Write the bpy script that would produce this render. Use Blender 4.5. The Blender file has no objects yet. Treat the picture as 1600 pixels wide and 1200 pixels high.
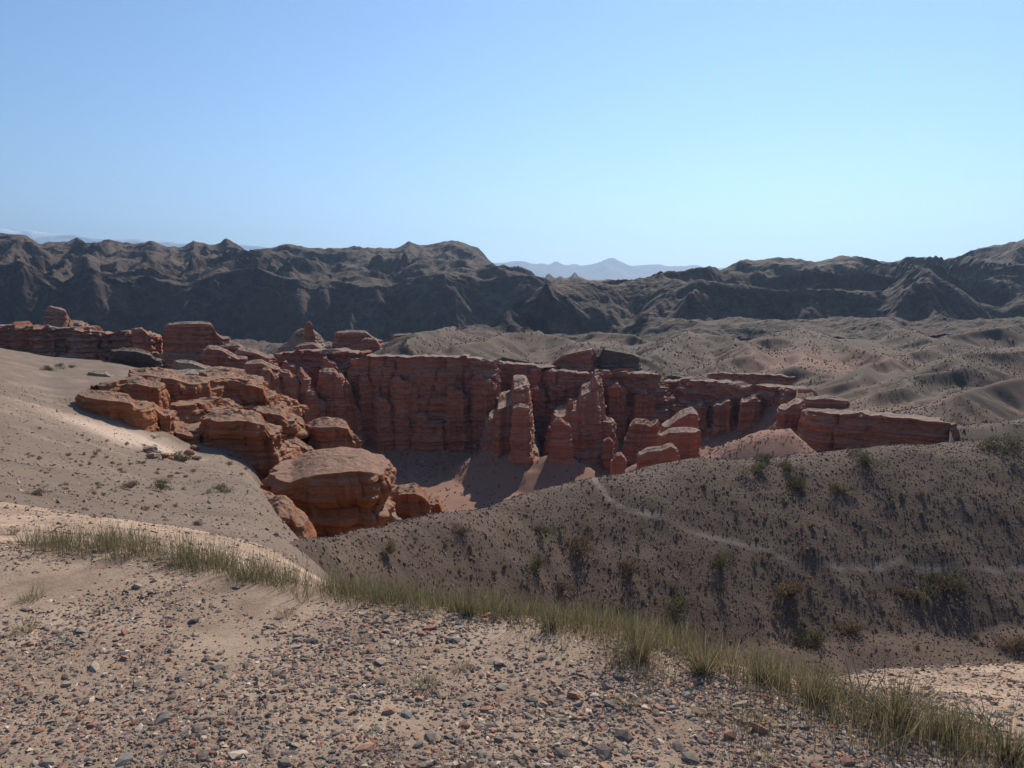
import bpy, math, random
import numpy as np
R = math.radians
rng = np.random.default_rng(7)
random.seed(7)
sc = bpy.context.scene
COL = sc.collection

# ------------------------------------------------------------------ camera, sky, sun, exposure
F, PITCH, EYE = 1200.0, R(7.6), 1.65          # focal length in photo pixels, tilt down, eye height
cam_d = bpy.data.cameras.new('camera'); cam = bpy.data.objects.new('camera', cam_d); COL.objects.link(cam)
cam_d.sensor_width = 36; cam_d.lens = 36 * F / 1600
cam_d.clip_start = 0.05; cam_d.clip_end = 200000
cam.location = (0, 0, EYE); cam.rotation_euler = (R(90) - PITCH, 0, 0)
sc.camera = cam
SUN_EL, SUN_AZ = R(36), R(20)                  # azimuth measured from +Y towards +X
w = bpy.data.worlds.new('World'); sc.world = w; w.use_nodes = True
nt = w.node_tree; bg = nt.nodes['Background']
sky = nt.nodes.new('ShaderNodeTexSky'); sky.sky_type = 'NISHITA'; sky.sun_disc = False
sky.sun_elevation = SUN_EL; sky.sun_rotation = SUN_AZ; sky.altitude = 0
sky.air_density = 1.0; sky.dust_density = 0.0; sky.ozone_density = 6.0
nt.links.new(sky.outputs[0], bg.inputs[0]); bg.inputs[1].default_value = 0.080
sd = bpy.data.lights.new('sun', 'SUN'); sd.energy = 4.0; sd.angle = R(0.5); sd.color = (1.0, 0.93, 0.83)
so = bpy.data.objects.new('sun', sd); COL.objects.link(so)
so.rotation_euler = (math.pi/2 - SUN_EL, 0, math.pi - SUN_AZ)
so.location = (0, 0, 50)
sc.view_settings.view_transform = 'Standard'; sc.view_settings.look = 'None'
sc.view_settings.exposure = 0.58; sc.view_settings.gamma = 1.0; sc.view_settings.use_curve_mapping = False
sc.cycles.use_denoising = True
sc.cycles.max_bounces = 6; sc.cycles.volume_bounces = 0

# ------------------------------------------------------------------ helpers
CP, SP = math.cos(PITCH), math.sin(PITCH)
def pix(px, py, Y):
    """photo pixel + forward distance in metres -> world point"""
    u = (np.asarray(px, float) - 800) / F; v = (600 - np.asarray(py, float)) / F
    t = Y / (CP + v * SP)
    return u * t, Y + 0 * t, EYE + t * (-SP + v * CP)
def zof(py, Y): return pix(800, py, Y)[2]
def uof(px): return (np.asarray(px, float) - 800) / F / 0.977

def _hash(ix, iy, iz, s=0):
    h = (ix.astype(np.int64) * 374761393 + iy.astype(np.int64) * 668265263 + iz.astype(np.int64) * 2147483647 + s * 974711) & 0xffffffff
    h = ((h ^ (h >> 13)) * 1274126177) & 0xffffffff
    h = ((h ^ (h >> 15)) * 2246822519) & 0xffffffff
    return (h ^ (h >> 16)) & 0xffffffff
def noise(x, y, z=None, s=0):
    """value-gradient noise in [-1,1]"""
    x = np.asarray(x, float); y = np.asarray(y, float)
    z = np.zeros_like(x) if z is None else np.asarray(z, float) + 0 * x
    ix, iy, iz = np.floor(x), np.floor(y), np.floor(z)
    fx, fy, fz = x - ix, y - iy, z - iz
    sx, sy, sz = [t*t*t*(t*(t*6-15)+10) for t in (fx, fy, fz)]
    out = 0
    for a in (0, 1):
        wa = sx if a else 1 - sx
        for b in (0, 1):
            wb = sy if b else 1 - sy
            for c in (0, 1):
                wc = sz if c else 1 - sz
                h = _hash(ix + a, iy + b, iz + c, s)
                gx = ((h & 1023) / 511.5 - 1); gy = (((h >> 10) & 1023) / 511.5 - 1); gz = (((h >> 20) & 1023) / 511.5 - 1)
                out = out + wa * wb * wc * (gx * (fx - a) + gy * (fy - b) + gz * (fz - c))
    return np.clip(out * 1.5, -1, 1)
def fbm(x, y, z=None, o=4, s=0, g=0.5):
    t = 0; a = 1.0; f = 1.0
    for k in range(o):
        t = t + a * noise(x * f, y * f, None if z is None else np.asarray(z) * f, s + k); a *= g; f *= 2.03
    return t
def erode(H, x, y, scale, amp, octs=4, s=0, eps=None, slope0=0.25):
    """gullies running down the slope of H (stripes across the gradient), returns height to add"""
    eps = eps or scale * 0.12
    gx = (H(x + eps, y) - H(x - eps, y)) / (2 * eps); gy = (H(x, y + eps) - H(x, y - eps)) / (2 * eps)
    m = np.clip(np.hypot(gx, gy) / slope0, 0, 1.3)
    dx, dy = gy.copy(), -gx.copy()
    n = np.hypot(dx, dy) + 0.12; dx /= n; dy /= n
    tot = 0; a = amp; f = 1.0 / scale; ex = 0; ey = 0
    for k in range(octs):
        px, py = x * f, y * f
        qx, qy = dx + ex, dy + ey
        l = np.hypot(qx, qy) + 1e-6; l = np.minimum(1, 1 / l); qx, qy = qx * l, qy * l
        ix, iy = np.floor(px), np.floor(py); fx, fy = px - ix, py - iy
        va = 0; vx = 0; vy = 0; wt = 0
        for i in (-1, 0, 1, 2):
            for j in (-1, 0, 1, 2):
                h = _hash(ix + i, iy + j, 0 * ix, s + k * 17)
                ax = fx - i - (h & 1023) / 2046.; ay = fy - j - ((h >> 10) & 1023) / 2046.
                ww = np.exp(-2 * (ax * ax + ay * ay)); mg = (ax * qx + ay * qy) * 6.0
                va = va + np.cos(mg) * ww; sn = np.sin(mg) * ww
                vx = vx - sn * qx; vy = vy - sn * qy; wt = wt + ww
        tot = tot + a * m * (1 - 2 * np.sqrt(np.clip((1 - va / wt) / 2, 0, 1) + .002))
        ex = ex + 0.8 * vy / wt; ey = ey - 0.8 * vx / wt
        a *= 0.52; f *= 2.0
    return tot

def mesh_obj(name, V, Fq, mat, attrs=None, smooth=True, parent=None, link=True):
    V = np.ascontiguousarray(V, np.float32); Fq = np.ascontiguousarray(Fq, np.int32)
    me = bpy.data.meshes.new(name); k = Fq.shape[1]
    me.vertices.add(len(V)); me.vertices.foreach_set('co', V.ravel())
    me.loops.add(Fq.size); me.loops.foreach_set('vertex_index', Fq.ravel())
    me.polygons.add(len(Fq)); me.polygons.foreach_set('loop_start', np.arange(0, Fq.size, k, dtype=np.int32))
    me.update(calc_edges=True)
    me.polygons.foreach_set('use_smooth', np.full(len(Fq), smooth))
    for an, av in (attrs or {}).items():
        av = np.asarray(av, np.float32)
        if av.ndim == 1:
            at = me.attributes.new(an, 'FLOAT', 'POINT'); at.data.foreach_set('value', av)
        else:
            at = me.attributes.new(an, 'FLOAT_COLOR', 'POINT')
            at.data.foreach_set('color', np.c_[av, np.ones(len(av))].astype(np.float32).ravel())
    me.materials.append(mat)
    o = bpy.data.objects.new(name, me)
    if parent: o.parent = parent
    if link: COL.objects.link(o)
    return o
def tag(o, label=None, cat=None, group=None, kind=None):
    for k, v in (('label', label), ('category', cat), ('group', group), ('kind', kind)):
        if v: o[k] = v
    return o
def grid_faces(nr, nc, wrap=False):
    i = np.arange(nr - 1)[:, None]; j = np.arange(nc if wrap else nc - 1)[None, :]
    j2 = (j + 1) % nc
    return np.stack([i*nc + j, i*nc + j2, (i+1)*nc + j2, (i+1)*nc + j], -1).reshape(-1, 4)
def sheet(name, H, Ys, us, mat, label, attrs=None, cat='terrain', smooth=True):
    Y, U = np.meshgrid(Ys, us, indexing='ij'); x = (U * Y).ravel(); y = Y.ravel()
    z = H(x, y)
    o = mesh_obj(name, np.c_[x, y, z], grid_faces(len(Ys), len(us)), mat, attrs(x, y, z) if attrs else None, smooth=smooth)
    return tag(o, label, cat, kind='structure')
def geo(a, b, n): return np.exp(np.linspace(math.log(a), math.log(b), n))

class Columns:
    """terrain profile: for photo columns px, lists of (distance, photo row) -> height(x, y), smoothed"""
    def __init__(self, cols, Y0, Y1, blur=3, n=(170, 260)):
        self.l0, self.l1 = math.log(Y0), math.log(Y1)
        ly = np.linspace(self.l0, self.l1, n[0]); Yg = np.exp(ly)
        pxs = sorted(cols); T = []
        for p in pxs:
            ys = np.array([a for a, b in cols[p]], float)
            z = np.array([b.imag if isinstance(b, complex) else float(zof(b, a)) for a, b in cols[p]])
            T.append(np.interp(ly, np.log(ys), z))
        T = np.array(T).T; up = uof(np.array(pxs)); self.u0, self.u1 = up[0], up[-1]
        ug = np.linspace(self.u0, self.u1, n[1])
        G = np.array([np.interp(ug, up, r) for r in T])
        kr = np.exp(-0.5 * (np.arange(-3*blur, 3*blur+1) / blur) ** 2); kr /= kr.sum()
        for ax in (0, 1):
            P = np.pad(G, [(3*blur, 3*blur) if a == ax else (0, 0) for a in (0, 1)], mode='edge')
            G = np.apply_along_axis(lambda r: np.convolve(r, kr, 'valid'), ax, P)
        self.G = G; self.n = n
    def __call__(self, x, y):
        y = np.maximum(y, 0.05)
        a = np.clip((np.log(y) - self.l0) / (self.l1 - self.l0), 0, 1) * (self.n[0] - 1.001)
        b = np.clip((x / y - self.u0) / (self.u1 - self.u0), 0, 1) * (self.n[1] - 1.001)
        i = a.astype(int); j = b.astype(int); fa = a - i; fb = b - j; G = self.G
        return (G[i, j]*(1-fa)*(1-fb) + G[i+1, j]*fa*(1-fb) + G[i, j+1]*(1-fa)*fb + G[i+1, j+1]*fa*fb)
def hit(H, px, py, Y0, Y1, n=1500):
    """first point where the ray through a photo pixel meets the surface H"""
    Y = geo(Y0, Y1, n); x, y, z = pix(px, py, Y); d = z - H(x, y)
    k = np.argmax(d < 0) if (d < 0).any() else n - 1
    return float(x[k]), float(y[k]), float(H(x[k:k+1], y[k:k+1])[0])

# ------------------------------------------------------------------ materials
def new_mat(name, rough=0.95):
    m = bpy.data.materials.new(name); m.use_nodes = True
    n = m.node_tree.nodes; b = n['Principled BSDF']; b.inputs['Roughness'].default_value = rough
    b.inputs['Specular IOR Level'].default_value = 0.15
    return m, n, m.node_tree.links, b
def ramp(n, l, fac, stops):
    r = n.new('ShaderNodeValToRGB'); e = r.color_ramp.elements
    while len(e) < len(stops): e.new(0.5)
    for q, (p, c) in zip(e, stops): q.position = p; q.color = (*c, 1) if len(c) == 3 else c
    l.new(fac, r.inputs[0]); return r.outputs[0]
def mixc(n, l, fac, a, b, mode='MIX'):
    m = n.new('ShaderNodeMix'); m.data_type = 'RGBA'; m.blend_type = mode
    for sck, v in ((m.inputs[0], fac), (m.inputs[6], a), (m.inputs[7], b)):
        if isinstance(v, (int, float)): sck.default_value = v
        elif isinstance(v, tuple): sck.default_value = (*v, 1)
        else: l.new(v, sck)
    return m.outputs[2]
def ntex(n, l, vec, scale, detail=6, rough=0.6, kind='noise'):
    if kind == 'noise':
        t = n.new('ShaderNodeTexNoise'); t.inputs['Detail'].default_value = detail; t.inputs['Roughness'].default_value = rough
    else:
        t = n.new('ShaderNodeTexVoronoi')
    t.inputs['Scale'].default_value = scale; l.new(vec, t.inputs['Vector']); return t
def position(n): return n.new('ShaderNodeNewGeometry')
def maprange(n, l, v, a, b, c=0., d=1.):
    m = n.new('ShaderNodeMapRange'); l.new(v, m.inputs[0])
    for k, q in enumerate((a, b, c, d)): m.inputs[k+1].default_value = q
    return m.outputs[0]
def bump(n, l, b, h, strength, dist):
    t = n.new('ShaderNodeBump'); t.inputs['Strength'].default_value = strength; t.inputs['Distance'].default_value = dist
    l.new(h, t.inputs['Height']); l.new(t.outputs[0], b.inputs['Normal'])

def gravel_mat(name, sand, stones, dark, sc1, sc2, patch, bd, attr=None, attrcol=None, big=0.05):
    """stony ground: sand between pebbles of several colours, in patches"""
    kt = {'stony_hillside': .82, 'desert_plateau': .82, 'gravel_slope': .92}.get(name, 1.0)          # albedo of each ground
    wm = lambda c: (c[0] * 1.10 * kt, c[1] * 0.98 * kt, c[2] * 0.86 * kt)
    sand, dark, stones = wm(sand), wm(dark), [wm(c) for c in stones]
    m, n, l, b = new_mat(name)
    g = position(n); P = g.outputs['Position']
    v1 = ntex(n, l, P, sc1, kind='voronoi'); v2 = ntex(n, l, P, sc2, kind='voronoi')
    pt = ntex(n, l, P, patch, 5, 0.65); lg = ntex(n, l, P, big, 4, 0.6); fine = ntex(n, l, P, sc1 * 2.2, 4, 0.7)
    c1 = ramp(n, l, v1.outputs['Color'], [(0.0, dark), (0.35, stones[0]), (0.6, stones[1]), (0.8, stones[2]), (1.0, stones[3])])
    c2 = ramp(n, l, v2.outputs['Color'], [(0.0, stones[1]), (0.4, dark), (0.7, stones[2]), (1.0, stones[0])])
    cs = mixc(n, l, 0.45, c1, c2)
    f = maprange(n, l, pt.outputs[0], 0.36, 0.64)
    col = mixc(n, l, f, sand, cs)
    col = mixc(n, l, maprange(n, l, fine.outputs[0], 0.3, 0.7, 0.0, 0.55), col, mixc(n, l, 0.5, sand, stones[1]))
    col = mixc(n, l, maprange(n, l, lg.outputs[0], 0.3, 0.7, 0.0, 0.35), col, stones[1])
    if attr:
        a = n.new('ShaderNodeAttribute'); a.attribute_name = attr
        col = mixc(n, l, a.outputs['Fac'], col, attrcol)
    l.new(col, b.inputs['Base Color'])
    rf = ntex(n, l, P, sc1 * .8, 8, 0.75)
    bump(n, l, b, rf.outputs[0], 0.9, bd * 1.6)
    return m
def rock_mat(name, bands, dust, dustlo=0.55, dusthi=0.85, zs=0.28, stain=0.5, dust_amt=0.9):
    """layered sandstone: colour bands by height, weather stains, gravel dust lying on flat tops"""
    m, n, l, b = new_mat(name)
    g = position(n); P = g.outputs['Position']
    mp = n.new('ShaderNodeMapping'); l.new(P, mp.inputs[0]); mp.inputs['Scale'].default_value = (0.012, 0.012, zs)
    t = ntex(n, l, mp.outputs[0], 1.0, 7, 0.68)
    col = ramp(n, l, t.outputs[0], bands)
    mp2 = n.new('ShaderNodeMapping'); l.new(P, mp2.inputs[0]); mp2.inputs['Scale'].default_value = (0.35, 0.35, 0.05)
    st = ntex(n, l, mp2.outputs[0], 1.0, 5, 0.65)
    col = mixc(n, l, maprange(n, l, st.outputs[0], 0.52, 0.74, 0, stain * .6), col, bands[0][1])
    fn = ntex(n, l, P, 1.6, 6, 0.7)
    col = mixc(n, l, maprange(n, l, fn.outputs[0], 0.3, 0.75, 0.0, 0.25), col, bands[-1][1])
    sp = n.new('ShaderNodeSeparateXYZ'); l.new(g.outputs['Normal'], sp.inputs[0])
    nz = n.new('ShaderNodeMath'); nz.operation = 'ADD'; l.new(sp.outputs[2], nz.inputs[0])
    l.new(maprange(n, l, fn.outputs[0], 0.2, 0.8, -0.18, 0.18), nz.inputs[1])
    dn = ntex(n, l, P, 2.5, 4, 0.7)
    dcol = mixc(n, l, maprange(n, l, dn.outputs[0], 0.3, 0.7), dust, tuple(c * 0.62 for c in dust))
    col = mixc(n, l, maprange(n, l, nz.outputs[0], dustlo, dusthi, 0, dust_amt), col, dcol)
    l.new(col, b.inputs['Base Color'])
    hs = n.new('ShaderNodeMath'); hs.operation = 'MULTIPLY_ADD'; l.new(t.outputs[0], hs.inputs[0]); hs.inputs[1].default_value = 3.0; l.new(fn.outputs[0], hs.inputs[2])
    bump(n, l, b, hs.outputs[0], 1.0, 0.35)
    return m
def vcol_mat(name, rough=0.9, trans=0.0):
    m, n, l, b = new_mat(name, rough)
    a = n.new('ShaderNodeAttribute'); a.attribute_name = 'Col'
    nz = ntex(n, l, position(n).outputs['Position'], 60, 4, 0.7)
    c = mixc(n, l, maprange(n, l, nz.outputs[0], 0.3, 0.7, 0, 0.5), a.outputs['Color'], (0.30, 0.23, 0.165))
    l.new(c, b.inputs['Base Color'])
    if trans:
        tr = n.new('ShaderNodeBsdfTranslucent'); l.new(a.outputs['Color'], tr.inputs[0])
        mx = n.new('ShaderNodeMixShader'); mx.inputs[0].default_value = trans
        l.new(b.outputs[0], mx.inputs[1]); l.new(tr.outputs[0], mx.inputs[2])
        l.new(mx.outputs[0], n['Material Output'].inputs[0])
    return m
def hill_mat(name, low, high, darkc, sc1, sc2, red=None, snow=None):
    """bare desert mountain: soil and rock by slope and noise"""
    m, n, l, b = new_mat(name)
    g = position(n); P = g.outputs['Position']
    t1 = ntex(n, l, P, sc1, 9, 0.7); t2 = ntex(n, l, P, sc2, 6, 0.7)
    sp = n.new('ShaderNodeSeparateXYZ'); l.new(g.outputs['Normal'], sp.inputs[0])
    a = n.new('ShaderNodeMath'); a.operation = 'ADD'; l.new(sp.outputs[2], a.inputs[0])
    l.new(maprange(n, l, t1.outputs[0], 0.25, 0.75, -0.25, 0.25), a.inputs[1])
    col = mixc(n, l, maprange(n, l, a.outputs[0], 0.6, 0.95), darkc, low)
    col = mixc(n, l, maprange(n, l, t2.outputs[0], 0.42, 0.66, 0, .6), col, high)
    t4 = ntex(n, l, P, sc1 * 1.4, 10, 0.75)
    col = mixc(n, l, maprange(n, l, t4.outputs[0], 0.50, 0.58, 0, .7), col, darkc)
    if red:
        t3 = ntex(n, l, P, sc1 * 0.6, 4, 0.6)
        col = mixc(n, l, maprange(n, l, t3.outputs[0], 0.52, 0.72, 0, 0.8), col, red)
    if snow:
        s2 = n.new('ShaderNodeSeparateXYZ'); l.new(P, s2.inputs[0])
        h = n.new('ShaderNodeMath'); h.operation = 'ADD'; l.new(s2.outputs[2], h.inputs[0])
        l.new(maprange(n, l, t1.outputs[0], 0.2, 0.8, -400, 400), h.inputs[1])
        col = mixc(n, l, maprange(n, l, h.outputs[0], snow, snow + 300), col, (0.85, 0.87, 0.9))
    l.new(col, b.inputs['Base Color'])
    bump(n, l, b, t2.outputs[0], 0.7, 0.25 / sc2)
    return m

SAND = (0.49, 0.395, 0.31)
M_ground = gravel_mat('gravel_ground', SAND, [(0.20, 0.158, 0.126), (0.27, 0.205, 0.155), (0.26, 0.152, 0.11), (0.33, 0.275, 0.225)], (0.085, 0.07, 0.062), 60, 24, 1.6, 0.008, big=0.4)
M_slope = gravel_mat('gravel_slope', (0.215, 0.174, 0.142), [(0.14, 0.12, 0.102), (0.178, 0.148, 0.124), (0.165, 0.11, 0.083), (0.225, 0.19, 0.155)], (0.075, 0.062, 0.053), 11, 3.5, 0.16, 0.022, 'pale', (0.46, 0.335, 0.25), big=0.05)
M_hill = gravel_mat('stony_hillside', (0.17, 0.128, 0.10), [(0.105, 0.083, 0.07), (0.13, 0.10, 0.08), (0.115, 0.073, 0.06), (0.165, 0.14, 0.12)], (0.045, 0.038, 0.036), 8, 2.8, 0.35, 0.04, 'path', (0.33, 0.25, 0.19), big=0.08)
M_plateau = gravel_mat('desert_plateau', (0.142, 0.11, 0.085), [(0.10, 0.08, 0.064), (0.12, 0.096, 0.076), (0.108, 0.073, 0.058), (0.135, 0.112, 0.09)], (0.062, 0.05, 0.043), 1.1, 0.35, 0.02, 0.15, 'red', (0.30, 0.155, 0.105), big=0.006)
RED = [(p_, (c_[0] * 1.50, c_[1] * 1.20, c_[2] * 0.98)) for p_, c_ in [(0.25, (0.11, 0.048, 0.036)), (0.40, (0.235, 0.10, 0.066)), (0.5, (0.31, 0.14, 0.092)), (0.54, (0.17, 0.07, 0.05)), (0.58, (0.25, 0.105, 0.07)), (0.63, (0.15, 0.062, 0.046)), (0.72, (0.35, 0.18, 0.125))]]
ORANGE = [(p_, (c_[0] * 1.12, c_[1] * 1.0, c_[2] * .85)) for p_, c_ in [(0.25, (0.17, 0.065, 0.035)), (0.40, (0.29, 0.12, 0.065)), (0.5, (0.37, 0.158, 0.082)), (0.58, (0.27, 0.105, 0.055)), (0.72, (0.40, 0.20, 0.118))]]
M_red = rock_mat('red_sandstone', RED, (0.33, 0.24, 0.18))
M_orange = rock_mat('orange_sandstone', ORANGE, (0.35, 0.235, 0.165), zs=0.45, dust_amt=.75)
M_pale = rock_mat('pale_conglomerate', [(0.25, (0.24, 0.14, 0.095)), (0.45, (0.38, 0.255, 0.175)), (0.6, (0.31, 0.19, 0.13)), (0.75, (0.43, 0.31, 0.22))], (0.38, 0.295, 0.22), zs=0.5, stain=0.25)
M_darkrock = rock_mat('dark_cap_rock', [(0.25, (0.06, 0.045, 0.038)), (0.45, (0.14, 0.095, 0.07)), (0.6, (0.11, 0.072, 0.055)), (0.75, (0.18, 0.13, 0.095))], (0.24, 0.185, 0.14), zs=0.8)
M_mount = hill_mat('dark_mountain', (0.125, 0.084, 0.056), (0.15, 0.103, 0.068), (0.042, 0.030, 0.026), 0.012, 0.05, red=(0.10, 0.06, 0.048))
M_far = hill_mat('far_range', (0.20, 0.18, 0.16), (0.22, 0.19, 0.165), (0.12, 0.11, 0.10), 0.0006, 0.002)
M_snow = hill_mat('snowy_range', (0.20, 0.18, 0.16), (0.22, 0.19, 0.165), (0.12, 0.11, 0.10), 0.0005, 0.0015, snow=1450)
M_plain = hill_mat('plain', (0.2, 0.17, 0.13), (0.22, 0.18, 0.14), (0.15, 0.12, 0.1), 0.001, 0.004)
M_stone = vcol_mat('loose_stone', 0.85)
M_plant = vcol_mat('dry_plant', 0.8, 0.35)

# ------------------------------------------------------------------ terrain heights
EDGE_PX = np.array([-300, 0, 100, 200, 300, 400, 470, 540, 650, 800, 1000, 1200, 1400, 1600, 1900])
EDGE_PY = np.array([822, 830, 832, 838, 855, 882, 897, 910, 922, 938, 966, 1020, 1085, 1150, 1260])
def y0of(py):                                   # distance of flat ground (z = 0) seen at photo row py
    v = (600 - py) / F; return -EYE * (CP + v * SP) / (-SP + v * CP)
def col(px, prof):
    ye = float(y0of(np.interp(px, EDGE_PX, EDGE_PY)))
    return [(0.5, 0j), (ye * 0.6, 0j), (ye, -0.03j)] + [(a, b) for a, b in prof if a > ye * 1.15]
hid = lambda e: [(6, e + 28), (10, e + 55), (20, e + 80), (40, max(e + 80, 985)), (100, 1000), (200, 990), (330, 930)]
GA = {-300: col(-300, [(10, 788), (20, 738), (40, 690), (100, 590), (200, 525), (330, 520)]),
      0: col(0, [(10, 795), (20, 748), (40, 702), (70, 645), (100, 606), (150, 565), (200, 538), (250, 540), (330, 560)]),
      100: col(100, [(10, 801), (20, 765), (40, 724), (70, 680), (100, 640), (120, 615), (160, 583), (205, 556), (250, 560), (330, 600)]),
      200: col(200, [(10, 810), (20, 783), (40, 750), (70, 716), (92, 694), (104, 668), (111, 632), (130, 614), (165, 588), (208, 561), (250, 575), (330, 620)]),
      300: col(300, [(10, 826), (20, 800), (40, 770), (70, 737), (95, 716), (104, 711), (113, 700), (121, 664), (138, 655), (149, 615), (156, 598), (170, 594), (215, 582), (250, 600), (330, 660)]),
      360: col(360, [(10, 840), (20, 808), (40, 772), (70, 738), (90, 730), (104, 720), (112, 706), (122, 664), (140, 656), (150, 646), (159, 606), (175, 600), (220, 604), (330, 680)]),
      400: col(400, [(10, 852), (20, 815), (40, 776), (64, 744), (72, 746), (90, 765), (110, 730), (116, 704), (123, 670), (142, 660), (152, 640), (163, 612), (200, 604), (250, 640), (330, 720)]),
      440: col(440, [(10, 866), (20, 835), (40, 812), (52, 800), (62, 820), (100, 850), (120, 780), (140, 706), (152, 672), (170, 662), (250, 690), (330, 760)]),
      480: col(480, [(10, 890), (20, 862), (40, 850), (60, 855), (100, 870), (200, 840), (330, 800)]),
      540: col(540, [(6, 918), (10, 925), (20, 920), (40, 915), (100, 930), (200, 930), (330, 880)])}
for p in (650, 800, 1000, 1200): GA[p] = col(p, hid(np.interp(p, EDGE_PX, EDGE_PY)))
GA[1300] = col(1300, [(4.2, 1072), (6.0, 1052), (7.5, 1060), (10, 1120), (20, 1130), (40, 1080), (100, 1050), (330, 960)])
GA[1400] = col(1400, [(4.2, 1085), (6.6, 1040), (8, 1046), (11, 1110), (20, 1120), (40, 1080), (100, 1050), (330, 960)])
GA[1600] = col(1600, [(4.2, 1096), (7.2, 1031), (8.6, 1036), (12, 1100), (20, 1120), (40, 1080), (100, 1050), (330, 960)])
GA[1900] = col(1900, [(4.2, 1110), (7.6, 1026), (9, 1032), (12, 1100), (20, 1120), (40, 1080), (100, 1050), (330, 960)])
_A = Columns(GA, 0.5, 330, blur=2, n=(260, 320))
def HA(x, y):
    r = np.hypot(x, y)
    z = _A(x, y)
    z = z + 0.018 * fbm(x * 1.3, y * 1.3, o=3, s=3) * np.clip(r / 3, 0.3, 1) + 0.25 * np.clip((r - 8) / 40, 0, 1) * fbm(x * .12, y * .12, o=4, s=5)
    if x.size > 3000: z = z + np.clip((r - 14) / 30, 0, 1) * erode(_A, x, y, 13, .30, 4, s=6, slope0=.25)
    return z

CREST = {380: (905, 17), 440: (880, 19), 540: (836, 24), 700: (808, 30), 800: (774, 34), 900: (744, 38), 1000: (721, 40), 1100: (705, 42),
         1250: (694, 44), 1400: (685, 46), 1500: (680, 47), 1600: (676, 48), 1900: (664, 50)}
_cu = uof(np.array(list(CREST))); _cy = np.array([v[1] for v in CREST.values()], float); _cz = np.array([zof(v[0], v[1]) for v in CREST.values()])
_fu = np.linspace(-.5, 1.0, 400)
def _sm(a, k=11):
    kk = np.hanning(k + 2)[1:-1]; kk /= kk.sum(); return np.convolve(np.pad(a, k // 2, mode='edge'), kk, 'valid')
_fcy, _fcz = _sm(np.interp(_fu, _cu, _cy)), _sm(np.interp(_fu, _cu, _cz))
def sp_(d, w): return w * np.logaddexp(0, d / w)
def HB0(x, y):
    u = x / y; Yc = np.interp(u, _fu, _fcy); zc = np.interp(u, _fu, _fcz)
    d = y - Yc; k = Yc / 44
    fr = np.minimum(-d, 0.30 * Yc); fl = np.maximum(-d - 0.30 * Yc, 0)
    z = zc + 0.55 - 0.47 * sp_(fr, 1.6 * k) - 0.05 * fl - 0.42 * sp_(d, 2.4 * k) - 0.010 * np.maximum(d - 3, 0) ** 2
    return z
PATH_PX = [(922, 744), (930, 754), (952, 777), (980, 793), (1005, 800), (1040, 810), (1075, 821), (1115, 834), (1162, 844), (1200, 851), (1227, 866), (1255, 875),
           (1282, 881), (1312, 882), (1375, 877), (1410, 867), (1440, 880), (1475, 881), (1525, 887), (1600, 882), (1700, 872)]
_pp = np.array([hit(HB0, a, b, 20, 60)[:2] for a, b in PATH_PX])
def path_d(x, y):
    best = np.full(x.shape, 1e9); side = np.zeros(x.shape)
    for a, b in zip(_pp[:-1], _pp[1:]):
        e = b - a; t = np.clip(((x - a[0]) * e[0] + (y - a[1]) * e[1]) / (e @ e), 0, 1)
        dx, dy = x - a[0] - t * e[0], y - a[1] - t * e[1]; d = np.hypot(dx, dy)
        c = e[0] * dy - e[1] * dx; m = d < best
        best = np.where(m, d, best); side = np.where(m, np.sign(c), side)
    return best, side
def HB(x, y):
    z = HB0(x, y)
    d, s = path_d(x, y)
    z = z - 0.04 * np.exp(-(d / 0.2) ** 2)
    if x.size > 3000: z = z + erode(HB0, x, y, 7.0, .15, 4, s=15, slope0=.5)
    z = z + 0.20 * fbm(x * .22, y * .22, o=4, s=11) + 0.05 * fbm(x * 1.1, y * 1.1, o=3, s=12)
    z = z + 0.35 * (noise(x * 0.16 + y * 0.10, y * 0.03, s=14))
    return z

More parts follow.
